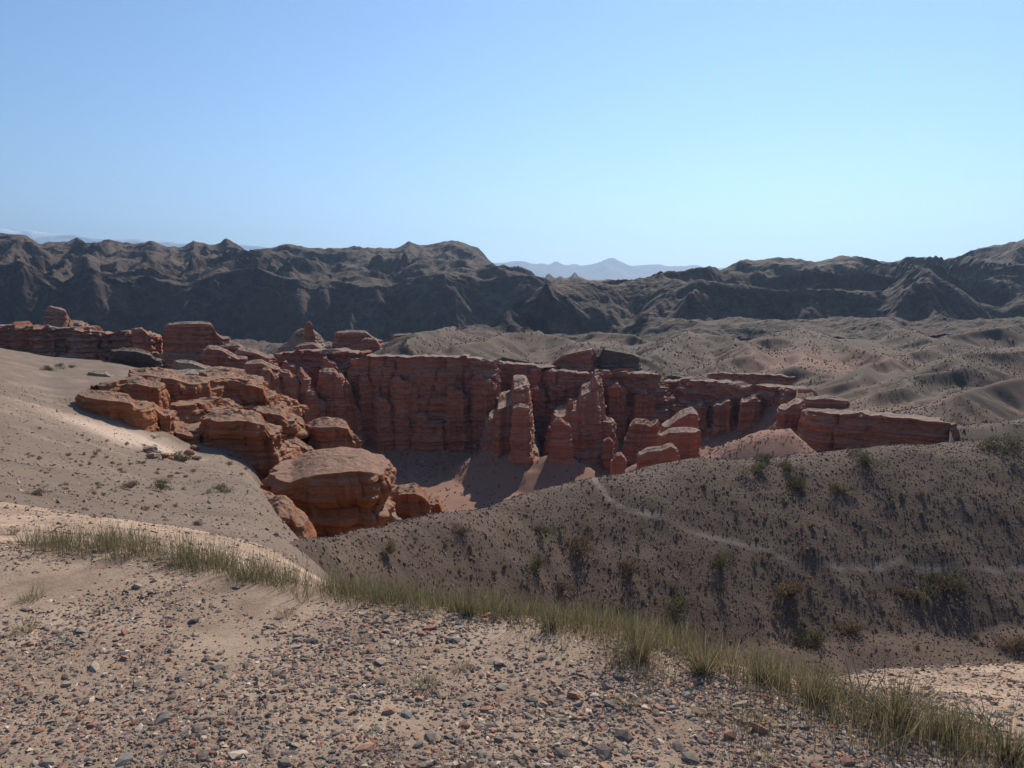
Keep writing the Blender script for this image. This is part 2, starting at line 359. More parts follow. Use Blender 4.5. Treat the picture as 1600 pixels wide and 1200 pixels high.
# canyon floor, walls, and the plateau behind them
WALLY = {-300: 560, 0: 552, 240: 530, 330: 500, 400: 446, 480: 420, 560: 400, 700: 394, 768: 392, 785: 425, 840: 425, 852: 402, 945: 398, 1028: 398, 1042: 416, 1076: 410, 1090: 392, 1160: 372, 1238: 340, 1252: 262, 1330: 250, 1475: 228, 1500: 150, 1600: 120, 1900: 110}
_wu = uof(np.array(list(WALLY))); _wy = np.array(list(WALLY.values()), float)
FLOORZ = {-300: -70, 400: -80, 600: -86, 900: -86, 980: -83, 1060: -78, 1130: -70, 1200: -64, 1252: -58, 1480: -57, 1500: -48, 1900: -45}
_flu = uof(np.array(list(FLOORZ))); _flz = np.array(list(FLOORZ.values()), float)
PL = {-300: [(540, 520), (640, 500), (760, 500), (900, 540)],
      0: [(530, 519), (620, 510), (760, 505), (900, 530)], 150: [(520, 517), (600, 515), (700, 522), (900, 550)],
      300: [(490, 535), (560, 530), (640, 540), (900, 560)],
      400: [(440, 556), (500, 545), (600, 538), (800, 548), (900, 560)],
      470: [(425, 555), (480, 543), (560, 522), (640, 530), (900, 560)],
      560: [(400, 556), (450, 546), (560, 533), (700, 540), (900, 560)],
      640: [(396, 557), (430, 548), (520, 534), (600, 531), (700, 540), (900, 555)],
      720: [(394, 557), (450, 543), (540, 528), (640, 510), (760, 508), (900, 530)],
      770: [(392, 562), (450, 552), (540, 532), (640, 516), (760, 515), (900, 530)],
      835: [(425, 568), (500, 545), (560, 530), (640, 514), (720, 520), (900, 535)],
      940: [(400, 580), (440, 572), (520, 552), (620, 530), (720, 524), (800, 530), (900, 540)],
      1000: [(398, 582), (440, 577), (520, 550), (620, 534), (740, 526), (900, 540)],
      1080: [(410, 594), (450, 582), (520, 560), (600, 535), (700, 516), (760, 522), (900, 540)],
      1160: [(372, 600), (420, 590), (470, 580), (560, 548), (680, 520), (780, 517), (900, 530)],
      1255: [(260, 647), (310, 624), (360, 604), (430, 582), (500, 562), (580, 545), (680, 518), (760, 505), (900, 525)],
      1330: [(250, 648), (300, 622), (360, 600), (450, 566), (520, 560), (620, 540), (740, 514), (800, 518), (900, 530)],
      1420: [(238, 652), (300, 612), (350, 598), (450, 565), (520, 556), (650, 527), (760, 518), (900, 530)],
      1480: [(150, 720), (228, 664), (260, 640), (330, 600), (400, 585), (480, 550), (560, 545), (680, 514), (800, 509), (900, 514)],
      1600: [(120, 720), (200, 675), (260, 648), (330, 604), (390, 597), (470, 555), (540, 550), (640, 522), (720, 509), (800, 507), (900, 511)],
      1900: [(110, 720), (200, 670), (300, 610), (430, 560), (560, 530), (720, 503), (900, 508)]}
_P = Columns(PL, 100, 900, blur=3, n=(240, 300))
def HP(x, y): return _P(x, y)
RIDGES = [[(1255, 505, 720), (1200, 530, 600), (1140, 556, 500), (1095, 578, 440)], [(1255, 505, 720), (1320, 530, 600), (1370, 548, 520), (1390, 566, 460)], [(1255, 505, 720), (1265, 545, 560), (1240, 575, 470)],
          [(1640, 500, 720), (1500, 520, 640), (1440, 540, 560), (1380, 565, 470), (1320, 592, 390)], [(1660, 535, 500), (1520, 560, 430), (1450, 580, 380), (1380, 600, 330), (1310, 622, 292)], [(1660, 580, 370), (1540, 594, 335), (1480, 612, 300), (1425, 632, 268)],
          [(835, 511, 640), (780, 525, 560), (730, 541, 480)], [(835, 511, 640), (900, 530, 560), (970, 548, 490)], [(1085, 514, 700), (1050, 530, 600), (1015, 552, 500)], [(1085, 514, 700), (1140, 530, 620), (1170, 552, 530)],
          [(715, 505, 660), (660, 522, 560), (625, 540, 470)], [(1400, 514, 780), (1440, 524, 690)], [(1660, 640, 260), (1560, 648, 245), (1490, 656, 235)], [(930, 518, 760), (990, 524, 700)]]
_RW = [np.array([[float(v) for v in pix(*q)] for q in r]) for r in RIDGES]
def HQ(x, y):
    Yw = np.interp(x / y, _wu, _wy); m = np.clip((y - Yw - 10) / 60, 0, 1)
    wx, wy = x + 14 * noise(x / 60, y / 60, s=41), y + 14 * noise(x / 60, y / 60, s=42)
    base = _P(x, y) - 9 * m
    best = np.full(x.shape, -1e3)
    for r in _RW:
        for p, q in zip(r[:-1], r[1:]):
            e = q[:2] - p[:2]; t = np.clip(((wx - p[0]) * e[0] + (wy - p[1]) * e[1]) / (e @ e), 0, 1)
            d = np.hypot(wx - p[0] - t * e[0], wy - p[1] - t * e[1])
            best = np.maximum(best, p[2] + t * (q[2] - p[2]) - 0.43 * (np.sqrt(d * d + 30) - 5.5))
    k = 2.2; hi = k * np.logaddexp(base / k, best / k)
    return base * (1 - m) + m * hi + m * 5 * noise(wx / 120, wy / 120, s=43)
def HC(x, y):
    u = x / y; Yw = np.interp(u, _wu, _wy); fl = np.interp(u, _flu, _flz)
    zp = HQ(x, y) + np.clip((y - Yw - 8) / 70, 0, 1) * erode(HQ, x, y, 60, 3.6, 5, s=31, slope0=0.28) - 0.8 + 0.4 * fbm(x * .05, y * .05, o=3, s=33)
    d = Yw + 5 - y
    tal = np.clip(1 - d / 40, 0, 1) ** 1.5 * (13 + 9 * noise(x * .03, y * .012, s=35)) * np.interp(u, uof(np.array([900, 1080, 1240, 1250, 1900])), [.8, .5, .9, .0, 0])
    zf = fl + tal + 1.1 * fbm(x * .035, y * .035, o=4, s=36) + np.clip((230 - y) / 160, 0, 1) * -6
    # pink mound in front of the right hand wall, dry wash in the middle of the floor
    mx, my, mz = pix(1238, 668, 238)
    zf = np.maximum(zf, mz - 0.12 * np.clip(mx - x, 0, 14) - 0.6 * np.maximum(mx - x - 14, 0) - 0.9 * np.maximum(x - mx, 0) - 0.45 * np.abs(y - my) + 1.6 * fbm(x * .09, y * .09, o=4, s=38))
    for p, q, Yt in ((770, 708, 346), (808, 704, 342), (872, 712, 332), (905, 704, 350), (945, 712, 350), (1005, 724, 332), (1065, 708, 292), (1030, 722, 268), (668, 708, 384), (540, 706, 380), (470, 694, 368), (425, 690, 366)):
        tx, ty, tz = pix(p, q, Yt); zf = np.maximum(zf, tz + 2.5 - 0.55 * np.hypot(x - tx, (y - ty) * 0.9) + 1.0 * fbm(x * .12, y * .12, o=3, s=39))
    k = np.clip((y - Yw - 5) / 2.0, 0, 1)
    z = zf * (1 - k) + zp * k
    return np.where(y > 860, z - (y - 860) * 0.6, z)

# mountains beyond the gorge
SKY_L = [(-300, 356), (-150, 366), (-60, 358), (0, 362), (15, 360), (40, 366), (72, 366), (95, 377), (130, 376), (150, 373), (176, 381), (188, 377), (215, 379), (240, 377), (260, 374), (292, 386), (322, 376), (346, 383), (370, 374), (388, 379), (405, 389),
         (440, 386), (455, 381), (475, 382), (498, 385), (520, 390), (555, 387), (580, 385), (608, 389), (628, 384), (645, 379), (668, 383), (690, 379), (712, 376), (732, 378), (748, 384), (762, 399), (776, 412), (800, 423), (830, 427), (846, 437), (862, 448), (900, 470), (1000, 500)]
RIM_L = [(-300, 415), (0, 412), (60, 405), (110, 428), (160, 418), (200, 432), (240, 436), (290, 441), (350, 426), (400, 420), (440, 424), (520, 440), (600, 446), (640, 436), (690, 430), (740, 434), (790, 427), (830, 431), (850, 442), (870, 462), (900, 490), (1000, 520)]
def HE0(x, y):
    u = x / y; pu = uof(np.array([p for p, q in SKY_L])); ru = uof(np.array([p for p, q in RIM_L]))
    zs = np.interp(u, pu, zof(np.array([q for p, q in SKY_L]), 2550.)); zr = np.interp(u, ru, zof(np.array([q for p, q in RIM_L]), 1600.))
    wob = 45 * noise(u * 9, 0 * u, s=51) + 22 * noise(u * 23, 0 * u, s=52)
    yr = 1600 + wob; yf = yr - 118
    zf = -112.
    a = np.clip((y - yf) / (yr - yf), 0, 1); b = np.clip((y - yr) / (2550 - yr), 0, 1)
    z = zf + (zr - zf) * (a ** 0.9) + (zs - zr) * b ** 1.25
    wx, wy = x + 90 * noise(x / 300, y / 300, s=55), y + 90 * noise(x / 300, y / 300, s=56)
    z = z + np.sin(np.pi * b) * 52 * (0.42 - np.sqrt(noise(wx / 330, wy / 260, s=57) ** 2 + .002) * 1.9)
    z = np.where(y > 2550, zs - (y - 2550) * 0.22, z)
    return np.where(y < yf, zf + 0 * z, z)
BUMP_L = [(152, 378, 2150, 130), (30, 385, 2050, 110), (110, 398, 1900, 80), (228, 392, 1850, 70), (322, 379, 2350, 100), (300, 398, 1850, 70), (60, 392, 1800, 80), (370, 408, 1800, 70),
          (505, 398, 2050, 100), (590, 396, 2100, 90), (632, 395, 2000, 90), (700, 400, 1950, 100), (640, 415, 1800, 60), (735, 425, 1720, 60), (450, 405, 1850, 80)]
def HE1(x, y):
    z = HE0(x, y)
    for p, q, Y, r in BUMP_L:
        bx, by, bz = pix(p, q, Y); d = np.hypot((x - bx), (y - by) * 0.8)
        z = np.maximum(z, bz - 0.72 * d)
    return z
def HE(x, y): return HE1(x, y) + np.where(y > 2450, .45, 1) * (erode(HE1, x, y, 230, 22, 5, s=53, slope0=0.3) + 6 * noise(x / 260, y / 260, s=58)) + 9 * fbm(x * .011, y * .011, o=7, s=54, g=.58)
FR = {560: [(960, 560), (1300, 570), (2200, 520)],
      640: [(960, 556), (1050, 550), (1300, 565), (2200, 520)],
      700: [(930, 540), (1000, 522), (1060, 514), (1150, 530), (1500, 550), (2200, 500)],
      760: [(930, 535), (1020, 515), (1090, 497), (1200, 505), (1500, 530), (2200, 490)],
      800: [(930, 535), (1040, 512), (1120, 472), (1220, 474), (1500, 500), (2200, 480)],
      840: [(930, 535), (1060, 520), (1140, 449), (1250, 446), (1500, 465), (2200, 470)],
      900: [(930, 535), (1070, 520), (1170, 452), (1300, 445), (1500, 452), (2200, 460)],
      960: [(930, 535), (1040, 520), (1130, 500), (1230, 452), (1350, 443), (1600, 448), (2200, 460)],
      1010: [(930, 532), (1000, 515), (1130, 485), (1280, 445), (1450, 438), (1800, 444), (2200, 455)],
      1080: [(930, 530), (1000, 505), (1060, 495), (1180, 440), (1300, 436), (1600, 428), (1900, 430), (2200, 445)],
      1125: [(930, 530), (1000, 508), (1080, 498), (1190, 442), (1350, 436), (1700, 418), (1900, 421), (2200, 435)],
      1165: [(930, 530), (1000, 510), (1080, 500), (1200, 445), (1350, 438), (1700, 420), (1950, 416), (2200, 430)],
      1210: [(930, 530), (1000, 512), (1100, 498), (1200, 446), (1350, 440), (1600, 428), (1950, 407), (2200, 420)],
      1300: [(930, 530), (1020, 512), (1110, 497), (1210, 448), (1340, 440), (1600, 425), (1950, 403), (2200, 415)],
      1360: [(930, 530), (1000, 510), (1100, 490), (1200, 450), (1300, 437), (1600, 426), (1950, 411), (2200, 420)],
      1395: [(930, 530), (1000, 512), (1100, 485), (1200, 428), (1300, 426), (1450, 432), (1600, 425), (1950, 401), (2200, 410)],
      1440: [(930, 530), (1000, 514), (1100, 490), (1200, 422), (1300, 426), (1450, 432), (1600, 424), (1950, 403), (2200, 410)],
      1500: [(930, 530), (1000, 514), (1110, 498), (1210, 446), (1350, 440), (1600, 418), (1950, 386), (2200, 395)],
      1570: [(930, 528), (1000, 512), (1120, 496), (1210, 458), (1300, 448), (1600, 415), (1950, 376), (2200, 385)],
      1620: [(930, 525), (1000, 510), (1120, 494), (1220, 452), (1350, 444), (1600, 418), (1950, 382), (2200, 390)],
      1900: [(930, 520), (1000, 505), (1120, 490), (1220, 450), (1350, 440), (1600, 410), (1950, 370), (2200, 380)]}
FR = {p: [((1135 + (Y - 1080) * .2) if p >= 840 and 1035 < Y < 1128 else Y, q) for Y, q in v] for p, v in FR.items()}
_F = Columns(FR, 930, 2200, blur=2, n=(200, 420))
def HF0(x, y):
    wx, wy = x + 70 * noise(x / 240, y / 240, s=65), y + 70 * noise(x / 240, y / 240, s=66)
    return _F(x, y) + np.clip((y - 1180) / 150, 0, 1) * np.clip((1980 - y) / 250, 0, 1) * 44 * (0.40 - np.sqrt(noise(wx / 280, wy / 220, s=67) ** 2 + .002) * 1.9)
def HF(x, y): return HF0(x, y) + np.where(y > 1900, .5, 1) * erode(HF0, x, y, 200, 19, 5, s=63, slope0=0.28) + 9 * fbm(x * .010, y * .010, o=7, s=64, g=.58) + np.where(y > 2000, -(y - 2000) * 0.3, 0)
def ridge(pts, Y, front, back, foot, amp, sc_, s):
    pu = uof(np.array([p for p, q in pts])); zz = zof(np.array([q for p, q in pts], float), Y)
    def H0(x, y):
        zc = np.interp(x / y, pu, zz); t = np.where(y < Y, (Y - y) / front, (y - Y) / back)
        return foot + (zc - foot) * np.clip(1 - t, 0, 1) ** 1.2
    return lambda x, y: H0(x, y) + amp * np.clip(1 - np.abs(y - Y) / front, .12, 1) * 0 + erode(H0, x, y, sc_, amp, 4, s=s, slope0=0.15)
FARPTS = [(500, 425), (600, 418), (700, 414), (780, 410), (802, 408), (820, 408), (848, 412), (865, 408), (895, 413), (920, 408), (940, 403), (962, 403), (978, 411), (1000, 414), (1022, 413), (1050, 416), (1072, 414), (1090, 415), (1105, 419), (1135, 418), (1158, 412), (1170, 416), (1250, 420), (1400, 415), (1700, 420)]
SNOWPTS = [(-300, 330), (-150, 342), (0, 349), (25, 351), (50, 357), (76, 357), (100, 361), (140, 364), (165, 369), (190, 371), (225, 372), (255, 374), (285, 375), (310, 379), (335, 378), (370, 381), (400, 382), (430, 384), (470, 390), (560, 402), (700, 425)]
MIDPTS = [(700, 445), (820, 438), (855, 428), (875, 433), (896, 426), (912, 433), (940, 437), (975, 437), (1000, 440), (1040, 446), (1150, 450)]
HG = ridge(FARPTS, 22000., 3600, 4000, -130., 55, 1600, 71)
HS = ridge(SNOWPTS, 30000., 6000, 4000, -130., 70, 2200, 73)
HM = ridge(MIDPTS, 3700., 700, 900, -60., 22, 260, 75)

us = np.linspace(-0.86, 0.86, 480)
def attr_A(x, y, z):
    p1 = np.exp(-((x - pix(180, 670, 98)[0]) / 7) ** 2 - ((y - 97) / 7) ** 2) + np.exp(-((x - pix(225, 690, 99)[0]) / 6) ** 2 - ((y - 98) / 5) ** 2)
    return {'pale': np.clip(p1 + 0.35 * np.clip(fbm(x * .2, y * .2, o=3, s=81), 0, 1) * np.clip((y - 40) / 40, 0, 1), 0, 1)}
ga = sheet('ground', HA, geo(0.9, 14, 150), np.linspace(-1.0, 1.0, 420), M_ground, 'pale sandy gravel ground in the foreground', cat='ground')
gs = sheet('slope', lambda x, y: HA(x, y) - 0.012 * (y < 13.9), geo(13.6, 330, 180), us[::1], M_slope, 'pale gravel slope falling to the canyon on the left', attr_A, 'slope')
gb = sheet('hill', HB, geo(13, 95, 200), us[(us > -.5)], M_hill, 'dark stony hillside with a footpath on the right', lambda x, y, z: {'path': np.exp(-(path_d(x, y)[0] / 0.13) ** 2) * np.clip(0.65 + 0.5 * noise(x * .7, y * .7, s=5), 0, 1)}, 'hill')
def attr_C(x, y, z):
    u = x / y; Yw = np.interp(u, _wu, _wy)
    f = np.clip((Yw + 6 - y) / 4, 0, 1)
    px, py, pz = pix(1265, 575, 520)
    return {'red': np.clip(0.75 * f + 0.35 * np.clip(fbm(x * .012, y * .012, o=3, s=84), 0, 1) + 0.6 * np.exp(-((x - px) / 60) ** 2 - ((y - py) / 60) ** 2), 0, 1)}
gc = sheet('canyon', HC, np.r_[geo(100, 240, 30), np.linspace(241, 450, 120), geo(451, 940, 180)], us, M_plateau, 'canyon floor and rolling grey desert plateau with gullies', attr_C, 'canyon')
ge = sheet('mountains', HE, np.r_[geo(1250, 1470, 12), np.linspace(1475, 1720, 84), geo(1725, 2800, 110)], np.linspace(-0.8, 0.2, 430), M_mount, 'dark mountains with steep scarp behind the left of the canyon', cat='mountains', smooth=False)
gf = sheet('mountains', HF, np.r_[np.linspace(930, 1400, 140), geo(1404, 2250, 84)], np.linspace(-0.2, 0.82, 430), M_mount, 'dark mountains rising at the right of the canyon', cat='mountains', smooth=False)
gm = sheet('hills', HM, geo(3000, 4600, 70), np.linspace(-.12, .32, 240), M_mount, 'low far hills in the gap between the two dark mountains', cat='hills')
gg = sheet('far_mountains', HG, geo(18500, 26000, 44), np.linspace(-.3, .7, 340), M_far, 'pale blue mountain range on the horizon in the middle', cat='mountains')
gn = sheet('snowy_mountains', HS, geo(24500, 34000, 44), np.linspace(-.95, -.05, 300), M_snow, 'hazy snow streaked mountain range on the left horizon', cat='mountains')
th = np.linspace(0, 2 * np.pi, 97)[:-1]; rr = np.r_[0.5, geo(60, 42500, 40)]
RRg, TH = np.meshgrid(rr, th, indexing='ij')
zz = np.where(RRg < 700, -128., -128.) + 0 * TH
tag(mesh_obj('plain', np.c_[(RRg * np.cos(TH)).ravel(), (RRg * np.sin(TH)).ravel(), zz.ravel()], grid_faces(len(rr), 96, True), M_plain), 'wide desert plain reaching to the horizon', 'plain', kind='structure')

# ------------------------------------------------------------------ layered rocks and canyon walls
_sz = np.arange(-150, 20, 0.05); _r1 = np.random.default_rng(3)
def _layers(th0, th1, w):
    out = np.zeros_like(_sz); z = -150.
    while z < 20:
        t = _r1.uniform(th0, th1); v = _r1.uniform(-1, 1); m = (_sz >= z) & (_sz < z + t)
        q = (_sz[m] - z) / t; out[m] = v + 0.45 * (1 - (2 * q - 1) ** 4) ; z += t
    k = np.ones(w) / w; return np.convolve(out, k, 'same')
STR = 0.75 * _layers(2.5, 7, 5) + 0.8 * _layers(0.8, 2.2, 3)
def strata(z): return np.interp(z, _sz, STR)
def displace(x, y, z, nx, ny, amp, s, flute=1.0, crack=1.0, st=0.7, blk=0.5, big=0.0):
    zz = z + 1.2 * noise(x * .03, y * .03, s=90)
    d = amp * st * strata(zz) + big * (noise(x * .038, y * .038, z * .006, s=s + 11) + .5 * noise(x * .09, y * .09, z * .01, s=s + 12))
    d = d + flute * amp * (0.9 * noise(x * .085, y * .085, z * .012, s=s) + 0.55 * noise(x * .22, y * .22, z * .03, s=s + 1))
    d = d + amp * 0.75 * fbm(x * .30, y * .30, z * .45, o=4, s=s + 2, g=.55)
    hb = 1.9 * (0.6 + 0.4 * amp); Lz = np.floor((zz + 0.5 * noise(x * .1, y * .1, s=s + 7)) / hb)
    jit = _hash(Lz, Lz * 0, Lz * 0, s) % 97 / 9.7; wq = 2.6 * (0.6 + 0.5 * amp); wn = 0.5 * noise(x * .2, y * .2, z * .2, s=s + 8)
    rb = _hash(np.floor((x + .4 * y) / wq + jit + wn), np.floor((y - .4 * x) / wq + jit + wn), Lz, s + 3) / 2147483647.5 - 1
    d = d + amp * blk * rb
    cr = np.abs(noise(x * .11, y * .11, z * .01, s=s + 6)); d = d - crack * amp * 0.9 * np.exp(-(cr / .03) ** 2)
    return x + nx * d, y + ny * d
def wall(name, ctrl, zb, mat, label, amp=1.2, batter=0.10, s=100, ds=1.05, dz=0.42, cap=12., cat='cliff', flute=1.0, group=None, big=7.0, tier=3.4, crack=2.2):
    """a stretch of canyon wall: path of (px, distance, photo row of its top)"""
    P = np.array([(*pix(a, t, Y)[:2], pix(a, t, Y)[2]) for a, Y, t in ctrl], float)
    seg = np.r_[0, np.cumsum(np.hypot(*np.diff(P[:, :2], axis=0).T))]
    sN = np.arange(0, seg[-1] + ds, ds); x0 = np.interp(sN, seg, P[:, 0]); y0 = np.interp(sN, seg, P[:, 1]); zt = np.interp(sN, seg, P[:, 2])
    k = 7 if len(sN) > 20 else 3
    x0, y0 = _sm(x0, k), _sm(y0, k); zt = zt + amp * (0.6 * noise(sN * .15, 0 * sN, s=s + 3) + 0.8 * np.round(1.6 * noise(sN * .07, 0 * sN + 3, s=s + 4)) + .3 * np.round(2 * noise(sN * .3, 0 * sN + 7, s=s + 4)))
    tx, ty = np.gradient(x0), np.gradient(y0); L = np.hypot(tx, ty); nx, ny = ty / L, -tx / L
    hgt = float((zt - zb).max()); nz = max(8, int(hgt / dz)); t = np.linspace(0, 1, nz)[:, None]
    Z = zb + (zt[None] - zb) * t; X = x0[None] + nx * (1 - t) * hgt * batter; Y = y0[None] + ny * (1 - t) * hgt * batter
    tn = 0.10 * noise(sN * .06, 0 * sN, s=s + 21)[None]
    stp = tier * ((t < .66 + tn) * 1.0 + (t < .36 - tn) * 0.9 + (t < .88 + 1.5 * tn) * 0.45 * (noise(sN * .05, 0 * sN + 5, s=s + 22)[None] > -.05))
    X = X + nx * stp; Y = Y + ny * stp
    X, Y = displace(X, Y, Z, nx[None], ny[None], amp, s, flute, crack, big=big)
    kc = 10; q = np.linspace(0, 1, kc + 1)[1:, None]
    Xc = X[-1] - nx * q * cap; Yc = Y[-1] - ny * q * cap
    Zc = zt[None] + 0.5 * fbm(Xc * .2, Yc * .2, o=3, s=s) * np.minimum(1, q * 3) - np.maximum(0, q - .8) * 6 * 2
    V = np.stack([np.r_[X, Xc], np.r_[Y, Yc], np.r_[Z, Zc]], -1).reshape(-1, 3)
    return tag(mesh_obj(name, V, grid_faces(nz + kc, len(sN)), mat, smooth=False), label, cat, group, 'thing')
def rock(name, top, Y, depth, base, mat, label, amp=0.8, prof=((0, 1.12), (1, 1.0)), s=200, dome=0.0, res=None, cat='rock', group=None, flute=1.0, back=0.0, sq=3.2, st=0.75, crack=1.0, bumpy=1.0):
    """a free rock or butte. top = [(px, photo row)] of its front upper edge, base = photo row its foot reaches, back = how far (m) the top rises to the rear"""
    pxs = [p for p, q in top]; px0, px1 = pxs[0], pxs[-1]; cxp = (px0 + px1) / 2
    pym = np.mean([q for p, q in top])
    xa, xb = pix(px0, pym, Y)[0], pix(px1, pym, Y)[0]; cx = (xa + xb) / 2; hw = (xb - xa) / 2; cy = Y + depth / 2; hd = depth / 2
    shear = cx / Y                                                # sides run along the line of sight
    tx = np.array([pix(p, q, Y)[0] for p, q in top]); tz = np.array([float(pix(p, q, Y)[2]) for p, q in top])
    zb = float(zof(base, Y)) - 2.0 - 0.02 * Y
    res = res or max(0.26, Y / 1200 * 3.0)
    per = 4 * (hw + hd); n = int(min(230, max(44, per / (res * 1.25)))); th = np.linspace(0, 2*np.pi, n + 1)[:-1]
    c, sn = np.cos(th), np.sin(th); r = (np.abs(c) ** sq + np.abs(sn) ** sq) ** (-1 / sq)
    ox, oy = r * c, r * sn; wob = 1 + 0.16 * noise(c * 1.5 + s, sn * 1.5, s=s) + 0.14 * noise(c * 4 + s, sn * 4, s=s + 5); ox, oy = ox * wob, oy * wob
    nx, ny = c / hw, sn / hd; L = np.hypot(nx, ny); nx, ny = nx / L, ny / L
    hgt = max(tz) - zb; nz = int(min(105, max(12, hgt / (res * .5)))); t = np.linspace(0, 1, nz)[:, None]
    sc_ = np.interp(t, [a for a, b in prof], [b for a, b in prof])
    def place(sx):
        lx, ly = ox[None] * hw * sx, oy[None] * hd * sx
        return cx + lx + shear * (ly + 0), cy + ly
    X, Yy = place(sc_)
    def ztop(x, y):
        xf = x - shear * (y - Y)
        return np.interp(xf, tx, tz) + back * np.clip((y - Y) / depth, 0, 1)
    Z = zb + (ztop(X, Yy) - zb) * t
    fade = np.clip((1 - t) * hgt / (1.2 * amp + .01), 0.35, 1)
    X2, Y2 = displace(X, Yy, Z, nx[None], ny[None], amp, s, flute, crack, st)
    X2 = X + (X2 - X) * fade; Y2 = Yy + (Y2 - Yy) * fade
    kc = 12; q = np.linspace(1, 0.0, kc + 1)[1:, None]; ex = X2[-1] - X[-1]; ey = Y2[-1] - Yy[-1]
    Xc, Yc = place(prof[-1][1] * q); Xc = Xc + ex * q; Yc = Yc + ey * q
    Zc = ztop(Xc, Yc) + dome * (1 - q ** 2) + amp * 0.6 * bumpy * fbm(Xc * .5 / max(amp, .3), Yc * .5 / max(amp, .3), o=3, s=s + 9) * np.minimum(1, (1 - q) * 4)
    V = np.stack([np.r_[X2, Xc], np.r_[Y2, Yc], np.r_[Z, Zc]], -1).reshape(-1, 3)
    return tag(mesh_obj(name, V, grid_faces(nz + kc, n, True), mat, smooth=False), label, cat, group, 'thing')

# the long wall across the canyon, stretch by stretch
G = 'stretches of the far canyon wall'
wall('cliff', [(395, 438, 556), (430, 428, 553), (470, 420, 548), (520, 408, 546), (562, 402, 556)], -92, M_red, 'upper red cliff tier left of the tallest flat canyon wall', 1.9, s=110, group=G)
wall('cliff', [(552, 402, 560), (560, 392, 557), (620, 389, 557), (700, 387, 558), (762, 385, 563), (772, 395, 566)], -94, M_red, 'tallest flat red canyon wall in the middle of the picture', 1.2, 0.05, s=120, flute=1.0, big=5.0, tier=2.2, group=G)
wall('cliff', [(760, 418, 565), (790, 420, 567), (846, 418, 570), (856, 404, 574)], -94, M_red, 'set back red wall between the tallest wall and the cap rock', 1.2, 0.05, s=130, group=G)
wall('cliff', [(842, 412, 579), (850, 397, 579), (900, 394, 580), (944, 391, 582), (948, 399, 583)], -94, M_red, 'red canyon wall directly below the dark split cap rock', 1.3, 0.08, s=140, group=G)
wall('cliff', [(945, 400, 582), (951, 393, 581), (990, 392, 582), (1026, 391, 584), (1032, 408, 588)], -94, M_red, 'red canyon wall with a shadowed hollow right of the cap rock', 1.5, 0.08, s=150, group=G)
wall('cliff', [(1022, 411, 596), (1050, 410, 596), (1082, 406, 592), (1090, 396, 592)], -90, M_red, 'short recessed red wall before the wall turns right', 1.3, 0.06, s=160, group=G)
wall('cliff', [(1072, 408, 596), (1084, 386, 594), (1120, 376, 597), (1170, 362, 601), (1210, 348, 606), (1245, 334, 614)], -84, M_red, 'red cliff tapering off to the right under the plateau', 1.5, 0.10, s=170, group=G)
wall('cliff', [(1105, 412, 584), (1150, 404, 584), (1200, 395, 585), (1242, 388, 589)], -58, M_red, 'thin bright red band of rock above the tapering cliff', 0.7, 0.2, big=1, tier=.6, s=175, cap=6, group=G)
wall('cliff', [(1254, 285, 640), (1257, 257, 641), (1290, 250, 647), (1340, 244, 647), (1400, 237, 653), (1450, 231, 657), (1478, 228, 660), (1486, 234, 662)], -66, M_red, 'smooth red cliff just above the crest of the stony hill', 0.95, 0.08, big=2.4, tier=.8, s=180, ds=.8, dz=.3, cap=10, group=G)
wall('cliff', [(-120, 512, 512), (-40, 516, 510), (20, 512, 508), (60, 504, 512), (110, 514, 512), (125, 502, 515), (170, 508, 520), (215, 502, 518), (250, 504, 526)], -80, M_red, 'shadowed dark red cliff far behind the left gravel slope', 2.6, 0.08, s=190, group=G)

GF = 'rock fins and pillars in front of the far wall'
def fin(top, Y, depth, base, label, **k):
    return rock('rock_pillar', top, Y, depth, base, M_red, label, cat='rock pillar', group=GF, **{**dict(amp=0.9, prof=((0, 1.45), (.3, 1.2), (.33, 1.1), (.66, 1.02), (.7, .95), (1, .82)), bumpy=1.6), **k})
fin([(757, 664), (774, 659), (777, 642), (799, 637), (803, 611), (823, 606), (831, 613)], 342, 62, 716, 'stepped red fin standing out in front of the set back wall', s=210)
fin([(799, 640), (812, 636), (830, 640)], 332, 12, 716, 'squat red pillar at the foot of the stepped fin', s=211, amp=.6)
fin([(859, 672), (866, 660), (873, 655), (884, 664), (895, 668)], 325, 9, 722, 'pale topped red pillar at the front left of the long fin', s=212, amp=.6)
fin([(866, 657), (883, 654), (887, 646), (903, 643), (908, 620), (925, 614), (930, 592), (946, 586), (950, 596)], 345, 48, 716, 'long red fin climbing in steps to the wall under the cap rock', s=213)
fin([(886, 634), (889, 625), (894, 625), (897, 636)], 352, 4, 652, 'tiny rock spike on the steps of the long fin', s=214, amp=.25)
fin([(930, 664), (945, 660), (966, 664)], 350, 20, 724, 'dark red buttress right of the long fin', s=215)
fin([(944, 690), (951, 686), (958, 690)], 338, 6, 726, 'slim red column in front of the dark red buttress', s=216, amp=.4)
fin([(985, 668), (992, 663), (1008, 664), (1016, 668), (1028, 662), (1036, 668)], 330, 16, 730, 'twin topped red buttress above the small round boulder', s=217)
fin([(645, 655), (651, 648), (662, 650), (672, 660), (692, 660), (696, 664)], 377, 14, 712, 'low red block leaning on the foot of the tallest wall', s=218)
fin([(722, 656), (728, 653), (735, 656)], 380, 8, 704, 'narrow red column at the right foot of the tallest wall', s=219, amp=.5)
fin([(518, 618), (534, 604), (541, 596), (548, 604), (556, 640)], 374, 18, 712, 'pointed red buttress left of the tallest wall', s=220, prof=((0, 1.5), (.5, 1.15), (1, .8)))
fin([(555, 600), (562, 590), (575, 590), (580, 604)], 386, 14, 712, 'tall slender red pier on the left edge of the tallest wall', s=221, prof=((0, 1.5), (.5, 1.2), (1, .9)))
